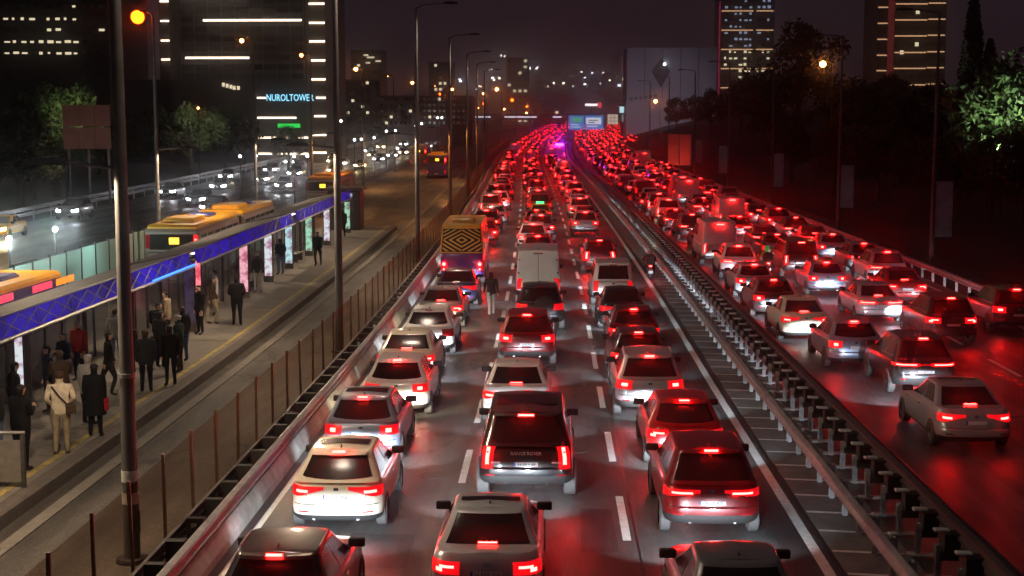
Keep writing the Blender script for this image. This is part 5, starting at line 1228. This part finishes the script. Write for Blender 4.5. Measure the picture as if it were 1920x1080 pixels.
for px in (1143.5, 1149.5): rel(t, box_at(MB(), px, px+.9, 216, 232, Y+5.9, .08), 'grid_bar', M_mull)
for py in (220.5, 226.5): rel(t, box_at(MB(), 1139, 1156, py, py+.8, Y+5.8, .05), 'grid_bar', M_mull)
t = tag(empty('rooftop_sign', (PXZ(1112, 0, 620)[0], 620, rz(620))), 'white lit rooftop sign with a red figure above the gantry', 'sign')
rel(t, box_at(MB(), 1090, 1140, 215, 240, 625, 14, rz(620)-.3), 'building', M_fac2); rel(t, box_at(MB(), 1096, 1119, 195, 199.5, 624, .3), 'sign_bar', em('white_sign', (1, .95, .95), 1.6, sample=False))
rel(t, box_at(MB(), 1107, 1109, 199.5, 215, 624.3, .3), 'sign_post', M_galvd); rel(t, box_at(MB(), 1119.5, 1126, 193, 203, 624, .3), 'red_figure', em('red_sign', (1, .03, .06), .9, sample=False))
# --- red banners and pole banners on the right verge
M_redban = pm('red_banner_cloth', (.60, .03, .02), .8)
t = tag(empty('banner_frame', W(20.6, 205)), 'pair of tall red banners on a frame at the right verge', 'banner'); og = t.location
for k in range(2):
    MB().box((-1.55+k*1.65, -.03, .6), (-.05+k*1.65, .03, 5.0)).build('banner', M_redban, t); MB().tube([(-1.6+k*1.65, 0, 0), (-1.6+k*1.65, 0, 5.4)], .05, 6).build('post', M_galvd, t)
MB().tube([(1.7, 0, 0), (1.7, 0, 5.4)], .05, 6).build('post', M_galvd, t)
l = spot('banner_spot', 330, (1, .8, .7), 80, .8, .1); lo = bpy.data.objects.new('banner_spot_light', l); link(lo, t); lo.location = (0, -4, .4); lo.rotation_euler = (R(115), 0, 0)  # bare spot brightening the banners, no lamp body stands here
M_ban = pm('pale_banner_cloth', (.45, .52, .58), .8, noise=(1.2, .3))
for i, (Y, s_) in enumerate(((74.7, 1), (98, 1), (125, 1), (152, -1), (182, 1), (214, 1))):
    t = tag(empty('pole_banner', W(20.0, Y, 3.4)), 'pale vertical banner on the %s right bank lamp pole' % ords[i], 'banner', 'banners on the right lamp poles')
    MB().box((s_*.12 if s_ > 0 else -1.0, -.02, -1.6), (1.0 if s_ > 0 else -.12, .02, 1.3)).build('cloth', M_ban, t)
    MB().tube([(0, 0, 1.34), (s_*1.0, 0, 1.34)], .025, 6).build('bracket', M_galvd, t); MB().tube([(0, 0, -1.64), (s_*1.0, 0, -1.64)], .025, 6).build('bracket', M_galvd, t)
# --- hoarding on the left
Y = 126; t = tag(empty('hoarding', (PXZ(160, 0, Y)[0], Y, rz(Y))), 'dull reddish hoarding of six panels behind the near pole', 'hoarding')
M_hoard = pm('hoarding_panel', (.26, .13, .11), .7, noise=(.4, .2))
for r_ in range(2):
    for c_ in range(3): rel(t, box_at(MB(), 115+c_*30.5, 144+c_*30.5, 197+r_*42, 237+r_*42, Y, .15), 'panel', M_hoard)
for px in (122, 160, 198): rel(t, box_at(MB(), px, px+3, 197, 280, Y+.3, .3, rz(Y)-.2), 'post', M_galvd)
l = spot('hoarding_spot', 450, (1, .72, .6), 90, .8, .2); lo = bpy.data.objects.new('hoarding_spot_light', l); link(lo, t); lo.location = V((PXZ(160, 0, Y)[0], Y-9, 4.5)) - t.location; lo.rotation_euler = (R(105), 0, 0)  # bare spot brightening the hoarding, without any lamp body
# --- low buildings behind the left traffic
for i, (px0, px1, py0, Y, mt, lab) in enumerate(((712, 885, 180, 330, M_fac2, 'long brown building behind the left lamp row'), (640, 715, 150, 360, M_fac, 'dark block left of the long brown building'), (805, 850, 118, 620, M_fac, 'slim dark high-rise above the long brown building'), (660, 720, 96, 700, M_fac, 'dark high-rise with white rooftop lights'), (950, 992, 110, 1000, M_fac, 'far high-rise with a column of lit windows above the road end'), (1000, 1060, 205, 640, M_fac2, 'low far building left of the overpass signs'))):
    t = tag(empty('city_building', (PXZ((px0+px1)/2, 0, Y)[0], Y, rz(Y)-.3)), lab, 'building'); gz = rz(Y) - .3
    rel(t, box_at(MB(), px0, px1, py0, 240, Y, 15, gz), 'wall', mt)
    nC = max(2, int((px1-px0)/9)); nR = max(2, int((236-py0)/11))
    for r_ in range(nR):
        for c_ in range(nC):
            px = px0+2+c_*(px1-px0-2)/nC; py = py0+4+r_*11; lit = rw.random() < (.22 if i == 4 else .06)
            rel(t, box_at(MB(), px, px+(px1-px0)/nC*.55, py, py+5, Y-.1, .08), 'window', M_win if lit else M_wind)
    if i == 3:
        for px, py, ww in ((684, 104, 9), (690, 108, 14), (706, 115, 10), (688, 118, 8)): rel(t, box_at(MB(), px, px+ww, py, py+3, Y-.3, .1), 'rooftop_light', M_win)
# --- hillside city in the distance
b = MB(); rows = []
def hz_(x, Y): return 9 + 75*max(0, min(1, (Y-1350)/900))*(.6+.4*math.sin(x*.0031+1.1))*(1 if abs(x) < 1500 else .8) + 6*math.sin(x*.013+Y*.004)
for Y in (1300, 1500, 1700, 1900, 2100, 2350): rows.append([(x, Y, hz_(x, Y) if Y > 1300 else 8) for x in range(-1400, 1401, 70)])
tag(b.grid(rows).build('hill', M_dirt), kind='structure')
wall_h = pm('hill_house_wall', (.12, .10, .10), .8); hb = MB().box((-7, -6, -6), (7, 6, 11)).mesh('wall', [wall_h]); hr = MB().add([(-7.4,-6.4,11.01),(7.4,-6.4,11.01),(7.4,6.4,11.01),(-7.4,6.4,11.01),(0,-6.4,13.5),(0,6.4,13.5)], [(0,1,4),(2,3,5),(0,4,5,3),(1,2,5,4),(3,2,1,0)]).mesh('roof', [M_fac])
hw_ = MB().box((-1.0, -.1, -1.0), (1.0, .1, 1.0)).mesh('window', [em('hill_window', (1, .82, .62), 7, sample=False)]); M_hw2 = em('hill_window_cool', (.85, .88, 1), 8, sample=False)
rh = random.Random(11)
hl_ = [(960, 140), (945, 100), (975, 122), (1000, 130), (920, 128), (1055, 140), (1082, 137), (1110, 140), (1135, 137), (1060, 155), (1098, 176), (1110, 175), (1138, 150), (1138, 182), (1040, 150), (1150, 165), (985, 150), (1020, 165), (900, 160), (930, 150), (1075, 165), (1125, 160), (1090, 150), (1165, 150), (860, 150), (1210, 160), (880, 175), (1045, 185), (1160, 190)]
for i, (px, py) in enumerate(hl_):
    Yh = 1450 + rh.random()*750; x, z = PXZ(px, py, Yh)
    t = tag(empty('hill_house', (x, Yh, z-6)), 'small far hillside house with lit windows, %s of the hillside scatter counted by height' % ordn(1+sorted(hl_, key=lambda q: q[1]).index((px, py))), 'house', 'houses on the far hillside')
    obj('wall', hb, None, t); obj('roof', hr, None, t)
    for k in range(rh.randint(1, 3)): obj('window', hw_, M_hw2 if rh.random() < .4 else None, t, loc=(rh.uniform(-5, 5), -6.2, rh.uniform(-1, 8)), scale=(rh.uniform(.7, 1.6), 1, rh.uniform(.6, 1.2)))

# ================================================================== BANK AND TREES
b = MB(); rows = []
for Y in ys(-15, 420, 12): rows.append([W(x, Y, h) for x, h in ((19.3, -.06), (21.5, .25), (25, 1.6), (32, 3.6), (45, 6.2), (70, 8.0), (140, 9.0))])
tag(b.grid(rows).build('embankment', M_dirt), kind='structure')
M_leaf = pm('dark_foliage', (.045, .06, .022), .7, noise=(1.2, .5)); M_leaf2 = pm('green_foliage', (.075, .12, .04), .65, noise=(1.5, .45)); M_leaf3 = pm('cypress_foliage', (.02, .03, .016), .8, noise=(1.2, .4)); M_bark = pm('bark', (.07, .05, .035), .9, noise=(4, .4), bump=(10, .6))
def tree_meshes(kind, seed):
    r = random.Random(seed); tr = MB(); lf = MB()
    if kind == 'cypress':
        tr.tube([(0,0,-.5),(0,0,5),(0,0,9.2)], [.22,.14,.03], 8); pts = []
        for k in range(3600):
            z = .6 + 9.4*r.random()**.9; f = min(1, (z-.5)/1.6)*(1-(z/10.2))**.6; a = r.random()*2*PI; q = 1.25*f*(.55+.5*r.random())*(1+.15*math.sin(3*a+z*2)); pts.append((q*math.cos(a), q*math.sin(a), z))
        sz = (.10, .24)
    else:
        H = 4.0; tr.tube([(0,0,-.6),(.08,.02,1.4),(0,.1,2.6),(.12,0,4.4)], [.26,.2,.15,.05], 9); cl = []
        n_ = 26
        for k in range(n_):
            a = r.random()*2*PI; d = 2.7*math.sqrt(r.random()); z = 3.0 + 4.2*r.random()*(1-.1*d) ; d *= 1.1-.16*abs(z-4.6)
            c_ = (d*math.cos(a), d*math.sin(a), z); cl.append((c_, r.uniform(.55, 1.15)))
            if k % 2 == 0: tr.tube([(0, .05, 1.9+r.random()*1.4), (c_[0]*.5, c_[1]*.5, (z+2.6)/2), c_], [.09, .055, .02], 6)
        pts = []
        for c_, rr in cl:
            for k in range(int(150*rr)):
                v = Vector((r.gauss(0, 1), r.gauss(0, 1), r.gauss(0, .8))).normalized()*rr*(.35+.7*r.random()**.6); pts.append((c_[0]+v.x, c_[1]+v.y, c_[2]+v.z))
        sz = (.12, .28)
    for p in pts:
        s_ = r.uniform(*sz); a = Vector((r.gauss(0, 1), r.gauss(0, 1), r.gauss(0, 1))).normalized(); bb = a.cross(Vector((r.gauss(0, 1), r.gauss(0, 1), r.gauss(0, 1)))).normalized(); p = Vector(p)
        lf.add([p-a*s_, p+bb*s_*.45, p+a*s_, p-bb*s_*.45], [(0,1,2,3)])
    return smooth(tr.mesh('trunk', [M_bark]), 50), lf.mesh('crown', [M_leaf])
TR = {('broad', k): tree_meshes('broad', 40+k) for k in range(3)}; TR[('cypress', 0)] = tree_meshes('cypress', 50)
def tree(x, y, z, kind, v, sc_, rot, label, mat=None, group=None, sz=None):
    t = tag(empty('tree', (x, y, z), rot), label, 'tree', group); t.scale = (sc_, sc_, sz or sc_)
    a, c_ = TR[(kind, v)]; obj('trunk', a, None, t); obj('crown', c_, mat, t); return t
def bankz(X, Y):
    T = [(19.3, -.06), (21.5, .25), (25, 1.6), (32, 3.6), (45, 6.2), (70, 8.0), (140, 9.0)]; return rz(Y) + tab(T, X)[0]
rt = random.Random(17)
def tree_px(px, Y, kind, v, sc_, label, mat=None, sz=None, group=None):
    X = (px-1035)*Y/2667
    z = bankz(X - cx(Y), Y) if X > 19 else rz(Y) - .1
    return tree(X, Y, z - .2, kind, v, sc_, rt.random()*6, label, mat, group, sz)
tree_px(1490, 185, 'broad', 0, 2.0, 'tall broad dark tree against the sky left of the amber tower', M_leaf, sz=2.15)
tree_px(1806, 96, 'cypress', 0, 1.1, 'tall dark cypress rising right of the last slim pole', M_leaf3, sz=1.36)
tree_px(1838, 112, 'cypress', 0, 1.0, 'second shorter cypress close behind the tall one', M_leaf3)
tree_px(1893, 90, 'broad', 1, 1.3, 'floodlit green tree at the right picture edge', M_leaf2)
tree_px(1925, 105, 'broad', 2, 1.1, 'dark tree partly cut off by the right picture edge', M_leaf)
GD = 'dark trees on the right bank'
spots_ = [(1330, 260, 1.2), (1385, 240, 1.35), (1430, 215, 1.45), (1440, 180, 1.1), (1545, 170, 1.2), (1600, 150, 1.15), (1655, 140, 1.1), (1700, 125, 1.0), (1745, 115, 1.05), (1560, 120, .8), (1640, 108, .8), (1790, 88, .85), (1850, 84, .7), (1910, 80, .8), (1300, 300, 1.1), (1265, 320, 1.1), (1480, 140, .9), (1720, 95, .75)]
for i, (px, Y, s_) in enumerate(spots_): tree_px(px, Y, 'broad', i % 3, s_, 'dark roadside tree, %s from the left along the right bank' % ordn(1+sorted(spots_).index((px, Y, s_))), M_leaf, group=GD)
# floodlight under the green tree, coloured garden lights
X = (1868-1035)*84/2667; t = tag(empty('garden_floodlight', (X, 84, bankz(X, 84))), 'white floodlight on the bank under the bright green tree', 'floodlight')
MB().tube([(0,0,0),(0,0,3.6)], .04, 6).build('post', M_black, t); obj('lamp', disc_lens(.14, M_white_l), None, t, loc=(0, 0, 3.7)); l = spot('garden', 4500, (.80, 1, .72), 85, .6, .12); lo = bpy.data.objects.new('lamp_light', l); link(lo, t); lo.location = (-.1, -.2, 3.9); lo.rotation_euler = Vector((2.2, 6.5, 2.6)).to_track_quat('-Z', 'Y').to_euler()
for i, (px, py) in enumerate(((1870, 282), (1882, 275), (1877, 292), (1893, 313), (1842, 280), (1866, 321), (1888, 300))):
    X, z = PXZ(px, py, 86); t = tag(empty('garden_light', (X, 86, bankz(X, 86))), 'small white garden light below the green tree, %s in the cluster' % ords[i], 'garden light', 'garden lights below the green tree')
    z0 = bankz(X, 86); MB().tube([(0,0,-.3),(0,0,max(.15, z-z0))], .02, 5).build('stake', M_black, t); obj('bulb', disc_lens(.05 + .03*(i % 3), M_white_l), None, t, loc=(0, 0, max(.15, z-z0)))
# left side trees
tree_px(100, 140, 'broad', 1, 1.55, 'tree with lit yellow-green top left of the reddish hoarding', M_leaf2)
tree_px(355, 175, 'broad', 2, 1.35, 'grey-green tree between the orange lamp and the tower', M_leaf2)
GLf = 'dark trees along the opposite carriageway'
sl = [(30, 120, 1.1), (60, 135, 1.2), (230, 165, 1.2), (290, 180, 1.3), (420, 190, 1.3), (455, 200, 1.1), (180, 190, 1.3), (650, 260, 1.2), (610, 240, 1.1), (700, 290, 1.1), (540, 205, .9)]
for i, (px, Y, s_) in enumerate(sl): tree_px(px, Y, 'broad', i % 3, s_, 'dark tree beyond the opposite carriageway, %s from the left' % ordn(1+sorted(sl).index((px, Y, s_))), M_leaf, group=GLf)
for px, Y, e_, c_, lab in ((118, 128, 3200, (.95, 1, .55), 'warm lamp lighting the yellow-green tree'), (372, 163, 2500, (1, .9, .8), 'lamp lighting the grey-green tree')):
    X = (px-1035)*Y/2667; t = tag(empty('park_lamp', (X, Y, rz(Y))), lab + ' from in front', 'lamp'); H_ = 8.6
    MB().tube([(0,0,0),(0,0,H_)], [.08,.05], 8).build('post', M_black, t); obj('globe', disc_lens(.12, M_warmlamp), None, t, loc=(0, 0, H_+.1)); l = spot('park_%d' % px, e_, c_, 60, .7, .15); lo = bpy.data.objects.new('lamp_light', l); link(lo, t); lo.location = (0, .3, H_+.1); lo.rotation_euler = Vector((-.9, 10, -1.2)).to_track_quat('-Z', 'Y').to_euler()
# emergency vehicle with violet-blue beacon
o = car(4.25, 243, 'van', 'white', 'tall', 'white emergency van with violet-blue beacon beside the median far ahead', lod=2)
bc = MB().bbox((-.7, 2.3, 2.40), (.7, 2.95, 2.75), .05).build('beacon', em('violet_beacon', (.28, .006, 1), 80), o)
o = obj('cab_sign', MB().bbox((-.3, 1.7, 1.47), (.3, 1.85, 1.62), .03).mesh('cab_sign', [em('green_cab_sign', (.05, .8, .2), 3, sample=False)]), None, [x for x in bpy.data.objects if x.get('label', '').startswith('yellow sedan')][0])

# ================================================================== NIGHT HAZE, SHAPED TO GIVE LAMP BLOOM
hz = MB().box((-1450, -70, -2.2), (1450, 2420, 175)).build('haze'); tag(hz, kind='stuff')
hm_ = bpy.data.materials.new('bloom_haze_air'); hm_.use_nodes = True; n = hm_.node_tree; n.nodes.clear()
o_ = n.nodes.new('ShaderNodeOutputMaterial'); pv = n.nodes.new('ShaderNodeVolumePrincipled'); pv.inputs['Color'].default_value = (.9, .86, .9, 1); pv.inputs['Density'].default_value = .00095; pv.inputs['Anisotropy'].default_value = .987  # strong forward scattering stands in for camera bloom round the lamps
n.links.new(pv.outputs[0], o_.inputs['Volume']); hz.data.materials.append(hm_)
